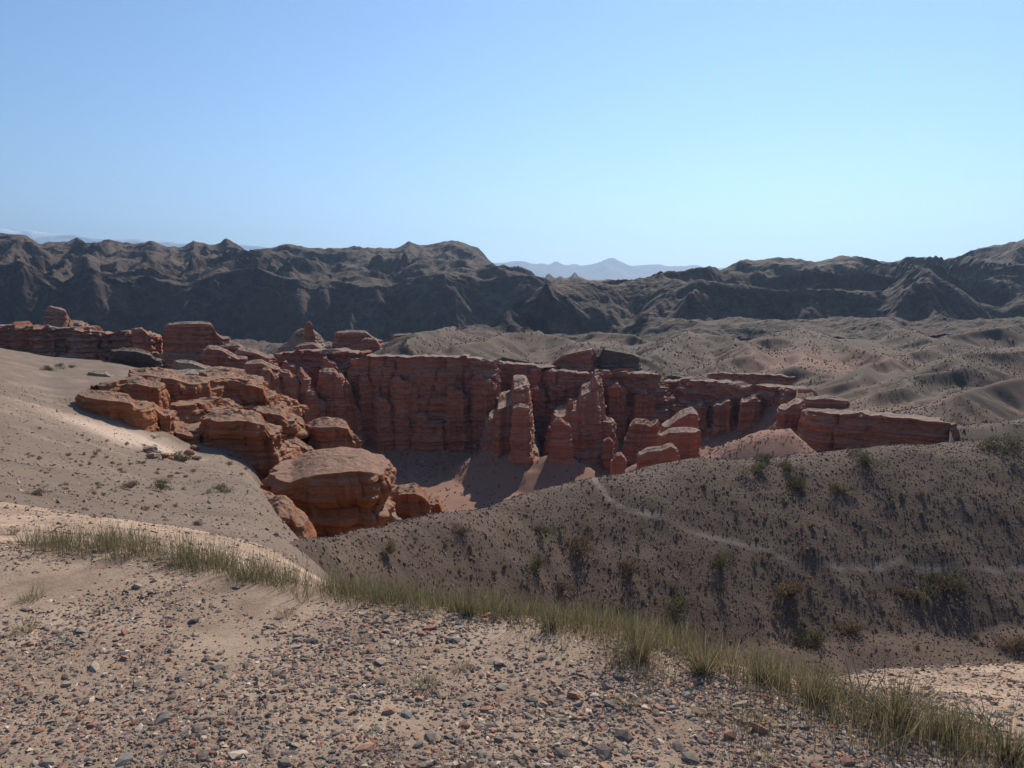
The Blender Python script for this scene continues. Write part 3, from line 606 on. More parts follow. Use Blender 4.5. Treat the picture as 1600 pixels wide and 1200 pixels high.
fin([(488, 592), (496, 586), (505, 582), (522, 582), (530, 590)], 372, 22, 700, 'square topped red tower left of the pointed buttress', s=222)
fin([(466, 618), (476, 612), (490, 612), (500, 630)], 362, 16, 700, 'lower red tower in front of the square topped tower', s=223)
fin([(458, 592), (465, 582), (470, 580), (478, 590)], 366, 12, 690, 'red tower with a pale pointed cap', s=224, dome=1.5)
fin([(426, 586), (436, 582), (452, 584), (458, 592)], 362, 18, 694, 'broad red tower left of the pale pointed cap', s=225)
fin([(400, 590), (408, 580), (420, 578), (428, 588)], 358, 16, 694, 'leftmost of the red towers below the cliff tier', s=226)
for i, (a, b, tp_, Y, dd, lab) in enumerate([(585, 604, 618, 384, 14, 'first thin buttress from the left on the tallest wall'), (612, 642, 590, 386, 16, 'wide stepped buttress in the middle of the tallest wall'), (700, 722, 606, 383, 14, 'thin buttress in the right half of the tallest wall'), (742, 768, 586, 384, 18, 'corner buttress at the right end of the tallest wall'),
        (834, 850, 606, 396, 16, 'narrow buttress right of the set back wall'), (1046, 1064, 622, 396, 18, 'buttress in the short recessed wall'), (1088, 1112, 632, 374, 16, 'left buttress of the tapering cliff'), (1132, 1152, 626, 362, 14, 'middle buttress of the tapering cliff'), (1172, 1194, 622, 350, 12, 'right buttress of the tapering cliff'),
        (438, 462, 566, 412, 16, 'left buttress of the upper cliff tier'), (500, 524, 560, 402, 16, 'right buttress of the upper cliff tier'), (1000, 1022, 612, 386, 16, 'buttress beside the shadowed hollow'), (958, 976, 600, 388, 12, 'thin buttress left of the shadowed hollow')]):
    a, b = a - 5, b + 5; w_ = b - a; fin([(a, tp_ + 7), (a + .25 * w_, tp_ + 1), (a + .45 * w_, tp_), (a + .55 * w_, tp_ + 6), (a + .85 * w_, tp_ + 8), (b, tp_ + 16)], Y - 5, dd + 6, 712, lab, s=600 + 5 * i, amp=.9, prof=((0, 1.3), (.3, 1.2), (.33, 1.12), (.66, 1.08), (.7, 1.0), (1, .92)), sq=4.5)
GB = 'red ledges and boulders at the right end of the canyon'
rk = lambda top, Y, d, base, label, **k: rock('rock_ledge', top, Y, d, base, M_red, label, cat='rock', group=GB, **{**dict(amp=.6), **k})
rk([(1036, 682), (1046, 676), (1070, 675), (1094, 676), (1098, 684)], 285, 10, 722, 'flat topped pink ledge right of the twin topped buttress', s=230)
rk([(1044, 668), (1060, 655), (1080, 646), (1092, 652), (1096, 668)], 305, 18, 690, 'sloping pink rock rising behind the flat topped ledge', s=231, dome=1)
rk([(1000, 712), (1012, 706), (1034, 704), (1048, 698), (1060, 706)], 262, 8, 735, 'crumbled red rock step low by the hill crest', s=232)
rk([(957, 722), (962, 713), (970, 711), (976, 717), (979, 724)], 250, 5, 738, 'small round red boulder beside the hill crest', s=233, sq=2.2, dome=.4, amp=.35)
rk([(1228, 640), (1240, 632), (1255, 630), (1264, 640)], 272, 14, 672, 'red block at the left end of the smooth cliff', s=234)
rk([(1268, 625), (1290, 622), (1320, 627), (1330, 630)], 292, 8, 634, 'small red outcrop on the slope above the smooth cliff', s=235, amp=.4)
GC = 'cap rocks on the plateau edge'
rock('cap_rock', [(866, 566), (878, 556), (905, 549), (928, 546), (932, 556)], 412, 16, 580, M_red, 'left half of the split cap rock above the wall', .9, s=240, cat='rock', group=GC, dome=1.0)
rock('cap_rock', [(936, 560), (942, 546), (965, 550), (988, 554), (1000, 560), (1003, 574)], 412, 18, 581, M_darkrock, 'right dark half of the split cap rock above the wall', .9, s=241, cat='rock', group=GC, dome=1.0)

GT = 'buttes and mesas behind the canyon'
bt = lambda top, Y, d, base, label, **k: rock('butte', top, Y, d, base, k.pop('mat', M_red), label, cat='butte', group=GT, **{**dict(amp=1.4, prof=((0, 1.25), (.45, 1.1), (.5, 1.0), (1, .93))), **k})
bt([(238, 535), (252, 516), (262, 508), (290, 506), (318, 506), (332, 508), (336, 520), (348, 530)], 470, 30, 566, 'large flat topped red butte against the dark mountain', s=250)
bt([(334, 548), (350, 542), (372, 540), (384, 548)], 430, 22, 580, 'low layered red butte right of the large flat topped one', s=251)
bt([(196, 520), (205, 515), (222, 514), (232, 524)], 480, 18, 556, 'rounded small butte left of the large flat topped one', s=252)
bt([(415, 545), (440, 532), (465, 519), (478, 516), (490, 518), (505, 530), (522, 542)], 540, 40, 556, 'pale pyramid shaped mound carrying a rock needle', s=253, mat=M_pale, prof=((0, 1.7), (.5, 1.1), (1, .35)), amp=1.6)
bt([(473, 520), (477, 506), (483, 502), (488, 508), (490, 520)], 535, 7, 532, 'rock needle on top of the pale mound', s=254, amp=.7)
bt([(516, 528), (522, 521), (550, 519), (572, 520), (582, 528), (592, 534)], 545, 26, 546, 'wide pale capped mesa in the middle distance', s=255)
bt([(560, 537), (570, 530), (586, 530), (594, 540)], 500, 14, 552, 'small red knob below the wide pale capped mesa', s=256, amp=.9)
bt([(606, 532), (614, 525), (640, 523), (656, 525), (664, 532)], 560, 22, 543, 'low pale mesa beside the foot of the grey hills', s=257, prof=((0, 1.8), (.6, 1.2), (1, .9)))
bt([(44, 500), (56, 486), (80, 480), (102, 486), (112, 505)], 800, 60, 530, 'terraced purple red hill left of the dark gorge', s=259, amp=3, prof=((0, 1.5), (.5, 1.15), (1, .8)))
bt([(355, 556), (372, 548), (400, 552), (418, 560)], 400, 26, 600, 'stepped red ledges under the low layered butte', s=260)
bt([(452, 548), (470, 540), (490, 538), (505, 548)], 440, 18, 570, 'red knob standing above the cliff tier', s=261)
bt([(300, 560), (325, 545), (345, 548), (372, 562)], 380, 26, 596, 'red layered knoll behind the pale ledges', s=262)
bt([(372, 580), (384, 570), (410, 568), (430, 578)], 372, 22, 640, 'red shelf of rock left of the towers', s=263)

GL = 'orange ledges on the left slope'
wl = lambda ctrl, base, label, **k: wall('rock_ledge', ctrl, float(zof(base, ctrl[2][1])), M_orange, label, cat='rock', group=GL, **{**dict(amp=.8, batter=.25, ds=.45, dz=.2, cap=5, flute=1.0, big=1.8, tier=1.2, crack=1.0), **k})
wl([(150, 131, 603), (190, 134, 594), (240, 137, 590), (300, 142, 598), (345, 149, 593), (390, 152, 597), (412, 158, 606), (428, 170, 616)], 690, 'long broken band of ledges across the top of the left rocks', s=410)
wl([(222, 113, 676), (262, 116, 666), (300, 115, 668), (350, 114, 664), (400, 115, 666), (422, 120, 674), (436, 130, 684)], 732, 'broken band of orange ledge along the front of the left rocks', s=420, amp=.8)
wl([(225, 122, 650), (262, 126, 638), (300, 130, 630), (345, 136, 624), (395, 141, 640), (440, 147, 654), (462, 160, 668)], 712, 'middle band of orange ledge stepping down to the right', s=430, amp=.9)
ol = lambda top, Y, d, base, label, **k: rock('rock_ledge', top, Y, d, base, k.pop('mat', M_orange), label, cat='rock', group=GL, **{**dict(amp=.7, prof=((0, 1.05), (.35, 1.0), (.55, 1.03), (1, .95)), dome=.25, flute=.6, st=1.0, crack=.8), **k})
ol([(92, 626), (105, 620), (140, 622), (175, 626), (205, 630), (213, 640)], 106, 9, 674, 'lowest left orange ledge above the strip of pink sand', s=300, amp=.45)
ol([(206, 650), (222, 638), (240, 638), (256, 650)], 112, 6, 676, 'crumbling orange rock at the right end of the lowest ledge', s=301, amp=.5)
ol([(178, 612), (188, 604), (215, 600), (240, 606)], 122, 8, 640, 'short orange ledge between the lowest and the long ledge', s=302, amp=.45)
ol([(168, 600), (190, 590), (230, 588), (270, 592), (298, 602)], 138, 16, 676, 'long dark orange ledge in the middle of the left rocks', s=303)
ol([(292, 604), (300, 592), (335, 589), (362, 590), (388, 594), (388, 602)], 152, 18, 692, 'high overhanging orange ledge at the top right of the left rocks', s=304, prof=((0, 1.0), (.5, .92), (.62, .98), (.8, 1.04), (1, 1.02)))
ol([(298, 632), (312, 620), (332, 622), (352, 632)], 143, 9, 690, 'bulging orange rock below the high overhanging ledge', s=305)
ol([(345, 612), (360, 603), (390, 602), (412, 608), (416, 622)], 150, 12, 695, 'rounded orange rock right of the high overhanging ledge', s=306)
ol([(352, 650), (372, 644), (405, 645), (440, 650), (450, 660)], 142, 12, 712, 'wide stepped orange rock below the rounded one', s=307, prof=((0, 1.1), (.4, 1.02), (.45, .95), (1, .93)))
ol([(298, 680), (304, 668), (330, 660), (370, 658), (400, 661), (414, 666), (419, 680)], 112, 11, 728, 'grey topped orange block at the front of the left rocks', s=308)
ol([(228, 690), (245, 680), (275, 676), (300, 682)], 113, 8, 722, 'low crumbled orange rock left of the grey topped block', s=309, amp=.5)
ol([(424, 672), (438, 660), (460, 658), (474, 664), (478, 676)], 152, 9, 722, 'thin layered orange pile left of the round block', s=310, amp=.55)
ol([(468, 684), (476, 672), (496, 667), (525, 667), (543, 671), (550, 684)], 146, 9, 722, 'round banded orange block standing alone above the big rock', s=311, sq=2.5, dome=.8, crack=.4, prof=((0, .95), (.4, .95), (.6, 1.02), (1, .93)))
ol([(399, 752), (420, 754), (455, 756), (490, 742), (540, 736), (580, 738), (597, 746)], 97, 15, 862, 'biggest orange rock with a flat pale top', s=312, amp=.8, prof=((0, .92), (.3, .97), (.34, .93), (.6, .98), (.63, .92), (.8, 1.03), (1, .98)), dome=.25, flute=.6, crack=.6, bumpy=.45, res=.22, st=1.1)
ol([(356, 786), (372, 778), (400, 780), (428, 790), (440, 800)], 64, 4, 806, 'small orange ledge in the gravel left of the biggest rock', s=313, amp=.3)
ol([(388, 820), (410, 809), (440, 811), (460, 819), (466, 830)], 51, 6, 846, 'smooth boulder bench at the foot of the biggest rock', s=314, amp=.22, sq=2.3, dome=.7, crack=.2, prof=((0, 1.2), (.6, 1.08), (1, .8)))
ol([(596, 800), (606, 788), (622, 774), (648, 771), (664, 780), (672, 792)], 112, 6, 838, 'hollowed orange block right of the biggest rock', s=315)
ol([(660, 800), (672, 790), (686, 788), (693, 804)], 116, 5, 832, 'knobbly red rock at the end of the hollowed block', s=316, amp=.55)
ol([(580, 815), (590, 808), (612, 805), (622, 816)], 106, 4, 842, 'pale sloping boulder between the biggest rock and hollowed block', s=317, mat=M_pale, amp=.3, sq=2.4)
ol([(575, 790), (585, 778), (598, 776), (605, 790)], 111, 4, 830, 'small orange boulder behind the right end of the biggest rock', s=318, amp=.4)
ol([(160, 560), (168, 551), (190, 548), (215, 550), (236, 556), (242, 564)], 200, 9, 568, 'dark flat cap rock on the crest of the left slope', s=319, mat=M_darkrock, amp=.5, dome=.4, prof=((0, .8), (.5, .95), (.8, 1.03), (1, .95)))
ol([(262, 572), (275, 566), (300, 568), (321, 576)], 196, 8, 586, 'pale broken ledge right of the dark cap rock', s=320, mat=M_pale, amp=.5)
ol([(240, 596), (262, 586), (300, 584), (335, 588)], 178, 10, 606, 'pale crust of rock above the long dark ledge', s=321, mat=M_pale, amp=.5)
ol([(128, 588), (140, 583), (165, 585), (180, 592)], 160, 6, 598, 'white crumbled outcrop high on the left slope', s=322, mat=M_pale, amp=.35)
ol([(430, 705), (440, 694), (462, 692), (480, 704)], 138, 6, 726, 'small pink rock between the grey topped block and the round block', s=323, amp=.4)
ol([(418, 690), (426, 680), (440, 682), (446, 696)], 144, 6, 720, 'narrow orange rock beside the thin layered pile', s=324, amp=.4)

def boulder_mesh(k):
    r = np.random.default_rng(60 + k); n1, n2 = 14, 9
    a, b = np.meshgrid(np.linspace(0, 2 * np.pi, n1 + 1)[:-1], np.linspace(-1.45, 1.5, n2)); q = np.cos(b)
    X, Y, Z = (q * np.cos(a)).ravel(), (q * np.sin(a)).ravel(), np.sin(b).ravel()
    d = 1 + .35 * noise(X * 1.3 + k, Y * 1.3, Z * 1.3, s=k) + .22 * noise(X * 3, Y * 3, Z * 3 + k, s=k + 1); e = r.uniform(.7, 1.2, 3) * np.array([1.1, 1, .62])
    sgn = np.sign(np.c_[X, Y, Z]) * np.abs(np.c_[X, Y, Z]) ** .75
    return mesh_obj('boulder', sgn * d[:, None] * e, grid_faces(n2, n1, True), M_orange if k % 3 else M_pale, smooth=False, link=False).data
BM = [boulder_mesh(k) for k in range(6)]
for i in range(44):
    if i < 30: p, q = random.uniform(225, 480), 0; q = 715 - random.random() ** 1.5 * (20 + 70 * (p - 225) / 255) + .05 * (p - 225)
    else: p, q = random.gauss(610, 35), random.gauss(822, 6)
    X, Yv, Z = hit(HA, p, q, 40, 300)
    if Yv > 200: continue
    o = bpy.data.objects.new('boulder', BM[i % 6]); COL.objects.link(o); sz = random.uniform(.35, 1.1) * Yv / 120
    o.location = (X, Yv, Z + sz * .15); o.scale = (sz,) * 3; o.rotation_euler = (0, 0, random.uniform(0, 6.28))
    tag(o, 'small fallen boulder among the orange ledges on the left', 'boulder', 'fallen boulders among the orange ledges')

# ------------------------------------------------------------------ loose stones
PAL = np.array([1.45, 1.2, 0.98]) * np.array([(0.075, 0.07, 0.072), (0.11, 0.10, 0.10), (0.17, 0.155, 0.145), (0.24, 0.215, 0.19), (0.22, 0.115, 0.085), (0.29, 0.17, 0.125), (0.36, 0.32, 0.27), (0.48, 0.45, 0.41), (0.14, 0.15, 0.15)])
PW = np.array([.17, .17, .18, .14, .11, .08, .07, .025, .055]); PW = PW / PW.sum()
phi = (1 + 5 ** .5) / 2
ICO = np.array([(-1, phi, 0), (1, phi, 0), (-1, -phi, 0), (1, -phi, 0), (0, -1, phi), (0, 1, phi), (0, -1, -phi), (0, 1, -phi), (phi, 0, -1), (phi, 0, 1), (-phi, 0, -1), (-phi, 0, 1)], float); ICO /= np.linalg.norm(ICO[0])
ICF = np.array([(0, 11, 5), (0, 5, 1), (0, 1, 7), (0, 7, 10), (0, 10, 11), (1, 5, 9), (5, 11, 4), (11, 10, 2), (10, 7, 6), (7, 1, 8), (3, 9, 4), (3, 4, 2), (3, 2, 6), (3, 6, 8), (3, 8, 9), (4, 9, 5), (2, 4, 11), (6, 2, 10), (8, 6, 7), (9, 8, 1)])
OCT = np.array([(1, 0, -.25), (0, 1, -.25), (-1, 0, -.25), (0, -1, -.25), (.25, .1, 1)], float); OCF = np.array([(0, 1, 4), (1, 2, 4), (2, 3, 4), (3, 0, 4)])   # half buried: no underside
def scatter_stones(name, x, y, H, size, label, base=ICO, faces=ICF, pal=PAL, pw=PW, flat=(0.22, 0.55)):
    n = len(x); z = H(x, y); k = len(base)
    B = base[None] * (1 + rng.uniform(-.38, .3, (n, k, 1)))
    B = B * np.stack([rng.uniform(.8, 1.35, n), rng.uniform(.55, 1.0, n), rng.uniform(*flat, n) * (1.15 if k == 5 else 1)], -1)[:, None]
    tl = rng.normal(0, .25, n); a = rng.uniform(0, 6.283, n)
    Bx, Bz = B[..., 0] * np.cos(tl)[:, None] - B[..., 2] * np.sin(tl)[:, None], B[..., 0] * np.sin(tl)[:, None] + B[..., 2] * np.cos(tl)[:, None]
    X = Bx * np.cos(a)[:, None] - B[..., 1] * np.sin(a)[:, None]; Y = Bx * np.sin(a)[:, None] + B[..., 1] * np.cos(a)[:, None]
    V = np.stack([X, Y, Bz], -1) * size[:, None, None] + np.stack([x, y, z + size * rng.uniform(-.10, .12, n)], -1)[:, None]
    c = pal[rng.choice(len(pal), n, p=pw)] * rng.uniform(.75, 1.25, (n, 1))
    C = np.repeat(c, k, 0)
    Fx = (faces[None] + (np.arange(n) * k)[:, None, None]).reshape(-1, 3)
    return tag(mesh_obj(name, V.reshape(-1, 3), Fx, M_stone, {'Col': C}, smooth=False), label, 'stones', kind='stuff')
def on_fore(n, near=1.0):
    """random points on the near ground, evenly spread over the picture"""
    px = rng.uniform(-220, 1820, n); e = np.interp(px, EDGE_PX, EDGE_PY)
    py = e + (1290 - e) * rng.uniform(0, 1, n) ** near - 4
    v = (600 - py) / F; t = EYE / (SP - v * CP); return (px - 800) / F * t, (CP + v * SP) * t
dens = lambda x, y: fbm(x * 1.1, y * 1.1, o=3, s=140)
def thin(x, y, k):
    m = rng.uniform(-.42, .42, len(x)) < dens(x, y) + k; return x[m], y[m]
x, y = thin(*on_fore(62000), .2); scatter_stones('pebbles', x, y, HA, 0.0048 + 0.006 * rng.random(len(x)) ** 2 * (1 + y / 3), 'fine pebbles strewn over the foreground sand', OCT, OCF)
x, y = thin(*on_fore(18500), .10); scatter_stones('gravel', x, y, HA, 0.008 + 0.013 * rng.random(len(x)) ** 2.6, 'angular gravel strewn over the foreground sand')
# bench of gravel at the lower right, beyond the grass
x = rng.uniform(1.2, 6, 15000); y = rng.uniform(2.6, 9, 15000); scatter_stones('gravel', x, y, HA, 0.010 + 0.03 * rng.random(15000) ** 4, 'gravel on the small bench at the lower right', OCT, OCF)
# stones of the dark hillside and of the pale slope
def on_sheet(n, px0, px1, Y0, Y1, H, pw=1.0):
    Y = Y0 + (Y1 - Y0) * rng.random(n) ** pw; u = rng.uniform(uof(px0), uof(px1), n); return u * Y, Y
HPAL = (PAL * .38 + np.array([.062, .05, .042])) * np.array([1.0, .86, .76])
x, y = on_sheet(60000, 420, 1800, 20, 56, HB, .8); d = path_d(x, y)[0]; m = d > .16
scatter_stones('rubble', x[m], y[m], HB, 0.028 + 0.045 * rng.random(m.sum()) ** 2 + 0.07 * rng.random(m.sum()) ** 14, 'dark rubble covering the hillside on the right', OCT, OCF, HPAL, PW, (.4, .9))
x, y = on_sheet(18000, -200, 480, 7, 120, HA, 1.3)
scatter_stones('rubble', x, y, HA, 0.012 + 0.0013 * y * rng.random(len(x)) ** 2 + np.minimum(.004 * y, .11) * rng.random(len(x)) ** 9, 'small stones scattered on the pale left slope', OCT, OCF, PAL * .8, PW, (.35, .7))

# fallen debris at the foot of the canyon walls
n_ = 9000; u = rng.uniform(uof(400), uof(1245), n_); Yb = np.interp(u, _wu, _wy) - 4 - 55 * rng.random(n_) ** 1.6; RPAL = np.array([(.34, .15, .095), (.27, .115, .075), (.40, .21, .14), (.22, .1, .07)])
scatter_stones('debris', u * Yb, Yb, HC, .25 + 1.1 * rng.random(n_) ** 5, 'fallen red debris at the foot of the canyon walls', OCT, OCF, RPAL, np.full(4, .25), (.5, 1.0))
# the biggest foreground stones, one by one
def stone_mesh(k):
    r = np.random.default_rng(500 + k); V = ICO * (1 + r.uniform(-.34, .28, (12, 1))) * np.array([r.uniform(.95, 1.45), r.uniform(.65, .95), r.uniform(.3, .62)])
    c = PAL[k % len(PAL)] * r.uniform(.85, 1.15)
    o = mesh_obj('stone', V, ICF, M_stone, {'Col': np.repeat(c[None], 12, 0)}, smooth=False, link=False); return o.data
KIND = ['blackish', 'dark grey', 'grey', 'brown grey', 'dark red', 'pinkish red', 'tan', 'pale whitish', 'greenish grey']
SM = [stone_mesh(k) for k in range(27)]
def put_stone(x, y, size, k, label, group='larger stones on the foreground gravel', rz=None):
    o = bpy.data.objects.new('stone', SM[k]); COL.objects.link(o)
    z = float(HA(np.array([x]), np.array([y]))[0])
    o.location = (x, y, z + size * .10); o.scale = (size, size, size * .95); o.rotation_euler = (random.gauss(0, .16), random.gauss(0, .16), random.uniform(0, 6.28) if rz is None else rz)
    return tag(o, label, 'stone', group)
NAMED = [(215, 1070, .034, 0, 'blackish stone on the bare sand patch at the left'), (1140, 1148, .05, 22, 'dark red brown slab, largest stone at the lower right'), (1190, 1142, .055, 4, 'dark red wedge shaped stone near the lower right grass'),
         (608, 1113, .045, 14, 'dark red slab stone at the lower middle'), (637, 1119, .048, 8, 'greenish grey slab right of the dark red slab'), (725, 1135, .036, 13, 'flat pink red stone on the sand in the lower middle'),
         (762, 1110, .036, 4, 'tilted dark red stone in the lower middle'), (832, 1096, .036, 0, 'upright black stone right of the middle'), (945, 1178, .05, 9, 'big black stone close to the bottom edge'),
         (672, 1152, .046, 1, 'dark blue grey slab near the bottom middle'), (590, 1142, .04, 2, 'flat light grey stone left of the blue grey slab'), (954, 1103, .042, 1, 'black block left of the white stone'),
         (919, 1112, .034, 7, 'small white stone below the grass on the right'), (707, 1000, .06, 8, 'rounded slate grey stone alone in the middle ground'), (375, 1180, .06, 7, 'pale flat slab at the bottom left'),
         (190, 1192, .06, 8, 'grey green slab cut by the bottom edge'), (75, 1192, .05, 2, 'grey slab in the bottom left corner'), (126, 986, .06, 8, 'greenish slab in the stone patch at the left'), (760, 963, .05, 5, 'pink stone at the foot of the grass belt'),
         (880, 1180, .045, 0, 'dark angular stone at the bottom middle right'), (1225, 1108, .045, 2, 'flat grey stone below the golden tuft'), (1072, 1087, .04, 8, 'grey green stone below the bushy golden tuft')]
taken = []
for p, q, sz, k, lab in NAMED:
    X, Yv, Z = hit(HA, p, q, 1, 8); put_stone(X, Yv, sz * 0.68, k, lab); taken.append((X, Yv))
n = 0
while n < 278:
    xx, yy = on_fore(1, .75); X, Yv = float(xx[0]), float(yy[0])
    if dens(xx, yy)[0] < random.uniform(-.6, .3) or any(math.hypot(X - a, Yv - b) < .07 for a, b in taken): continue
    sz = .0165 + .018 * random.random() ** 2.6 + .003 * (Yv - 2)
    k = int(rng.choice(9, p=PW)) + 9 * random.randrange(3); taken.append((X, Yv))
    put_stone(X, Yv, sz, k, f'small {KIND[k % 9]} angular stone among the foreground gravel', f'small {KIND[k % 9]} stones on the foreground gravel'); n += 1

# ------------------------------------------------------------------ plants
def blades(x, y, z, h, lean, az, wd, c0, c1, bend=.35):
    """thin stalks, three segments each; returns V, F, C"""
    n = len(x); t = np.array([0, .4, .75, 1.0]); wv = np.array([1, .85, .55, .12])
    dx, dy = np.cos(az), np.sin(az); off = lean[:, None] * (t + bend * t ** 2) * h[:, None]
    px = x[:, None] + dx[:, None] * off; py = y[:, None] + dy[:, None] * off; pz = z[:, None] + h[:, None] * t * np.sqrt(np.maximum(.1, 1 - lean[:, None] ** 2 * .5))
    fa = rng.uniform(0, 3.14, n); wx = np.cos(fa)[:, None] * wd[:, None] * wv; wy = np.sin(fa)[:, None] * wd[:, None] * wv
    V = np.stack([np.stack([px - wx, py - wy, pz], -1), np.stack([px + wx, py + wy, pz], -1)], 2).reshape(n * 8, 3)
    b = (np.arange(n) * 8)[:, None, None]; q = np.array([(0, 1, 3, 2), (2, 3, 5, 4), (4, 5, 7, 6)])[None]
    C = np.stack([c0[:, None] * (1 - t)[None, :, None] + c1[:, None] * t[None, :, None]] * 2, 2).reshape(n * 8, 3)
    return V, (b + q).reshape(-1, 4), C
GREEN = np.array([(0.10, 0.108, 0.05), (0.125, 0.125, 0.058), (0.08, 0.09, 0.043), (0.19, 0.16, 0.08)]); STRAW = np.array([(0.36, 0.29, 0.16), (0.42, 0.35, 0.21), (0.30, 0.23, 0.11), (0.27, 0.2, 0.09)])
# grass belt along the edge: centres of tufts, then stalks round each
BELT = [(0, 836, 10), (60, 838, 16), (120, 838, 22), (200, 842, 26), (260, 852, 26), (320, 868, 26), (380, 882, 26), (440, 893, 24), (500, 905, 22), (560, 915, 22), (640, 922, 22), (720, 928, 24), (800, 938, 28), (880, 950, 42), (960, 966, 54),
        (1040, 984, 62), (1120, 1003, 66), (1200, 1030, 64), (1280, 1062, 60), (1360, 1102, 44), (1440, 1125, 46), (1520, 1150, 46), (1600, 1175, 40), (1720, 1210, 40)]
bpx, bpy_, bw = [np.array(v, float) for v in zip(*BELT)]
def belt(n, spread=1.0):
    px = rng.uniform(40, 1720, n); py = np.interp(px, bpx, bpy_) + rng.normal(0, .42, n) * np.interp(px, bpx, bw) * spread
    v = (600 - py) / F; t = EYE / (SP - v * CP); return (px - 800) / F * t, (CP + v * SP) * t, px
tx_, ty_, tp = belt(520, 1.15); keep = (noise(tp * .018, 0 * tp, s=150) + .7 * noise(tp * .05, ty_ * 3, s=151) > -.36) & (rng.random(520) < np.interp(tp, [0, 950, 1150, 1350, 1700], [1, .9, .65, .32, .26])); tx_, ty_, tp = tx_[keep], ty_[keep], tp[keep]
ex_, ey_, ep = belt(150, 2.3); keep = (ep > 820) & (noise(ep * .03, ey_ * 4, s=152) > -.1); tx_, ty_, tp = np.r_[tx_, ex_[keep]], np.r_[ty_, ey_[keep] - .04], np.r_[tp, ep[keep]]
V, Fs, C, off = [], [], [], 0
for X, Yv, p in zip(tx_, ty_, tp):
    n = int(rng.uniform(18, 62)); r = rng.uniform(.05, .14); hf = rng.uniform(.6, 1.2)
    a = rng.uniform(0, 6.283, n); q = np.sqrt(rng.random(n)) * r; x = X + q * np.cos(a); y = Yv + q * np.sin(a)
    dry = rng.random(n) < float(np.interp(p, [0, 800, 1100, 1500], [.2, .22, .40, .5])); hh = np.interp(p, [0, 200, 800, 1100, 1700], [.12, .19, .14, .16, .16]) * hf * rng.uniform(.35, 1.15, n)
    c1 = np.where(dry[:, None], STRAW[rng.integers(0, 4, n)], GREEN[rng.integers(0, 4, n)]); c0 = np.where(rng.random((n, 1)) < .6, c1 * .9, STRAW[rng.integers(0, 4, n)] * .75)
    v, f, c = blades(x, y, HA(x, y) - .01, hh, np.abs(rng.normal(.22, .2, n)), a + rng.normal(0, .9, n), np.full(n, .0012), c0, c1)
    V.append(v); Fs.append(f + off); C.append(c); off += len(v)
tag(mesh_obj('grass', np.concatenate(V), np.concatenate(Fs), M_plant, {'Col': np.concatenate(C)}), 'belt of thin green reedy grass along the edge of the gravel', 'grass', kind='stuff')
def tuft_mesh(name, k, n, h, r, lean, cols, wd=.0016):
    global rng
    keep_ = rng; rng = np.random.default_rng(900 + k); a = rng.uniform(0, 6.283, n); q = rng.random(n) * r
    c1 = cols[rng.integers(0, len(cols), n)] * rng.uniform(.8, 1.2, (n, 1))
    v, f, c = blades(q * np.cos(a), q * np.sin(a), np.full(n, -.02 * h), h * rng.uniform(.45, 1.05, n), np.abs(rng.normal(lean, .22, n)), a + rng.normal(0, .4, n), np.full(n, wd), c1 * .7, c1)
    rng = keep_; return mesh_obj(name, v, f, M_plant, {'Col': c}, link=False).data
def place(me, name, H, px, py, scale, label, cat, group, Y0=1., Y1=120., sink=.01):
    X, Yv, Z = hit(H, px, py, Y0, Y1); o = bpy.data.objects.new(name, None if isinstance(me, tuple) else me); COL.objects.link(o)
    if isinstance(me, tuple):
        for pn, pm in zip(('foliage', 'stems'), me):
            c = bpy.data.objects.new(pn, pm); COL.objects.link(c); c.parent = o
    o.location = (X, Yv, Z - sink); o.scale = (scale * random.uniform(.9, 1.1), scale * random.uniform(.9, 1.1), scale); o.rotation_euler = (0, 0, random.uniform(0, 6.28))
    return tag(o, label, cat, group)
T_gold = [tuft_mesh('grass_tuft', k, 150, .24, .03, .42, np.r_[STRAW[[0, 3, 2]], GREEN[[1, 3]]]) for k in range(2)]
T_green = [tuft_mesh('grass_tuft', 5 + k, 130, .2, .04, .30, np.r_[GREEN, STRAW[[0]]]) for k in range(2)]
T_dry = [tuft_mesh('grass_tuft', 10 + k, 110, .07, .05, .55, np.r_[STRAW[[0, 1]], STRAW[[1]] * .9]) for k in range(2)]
NT = 'single grass tufts on the foreground gravel'
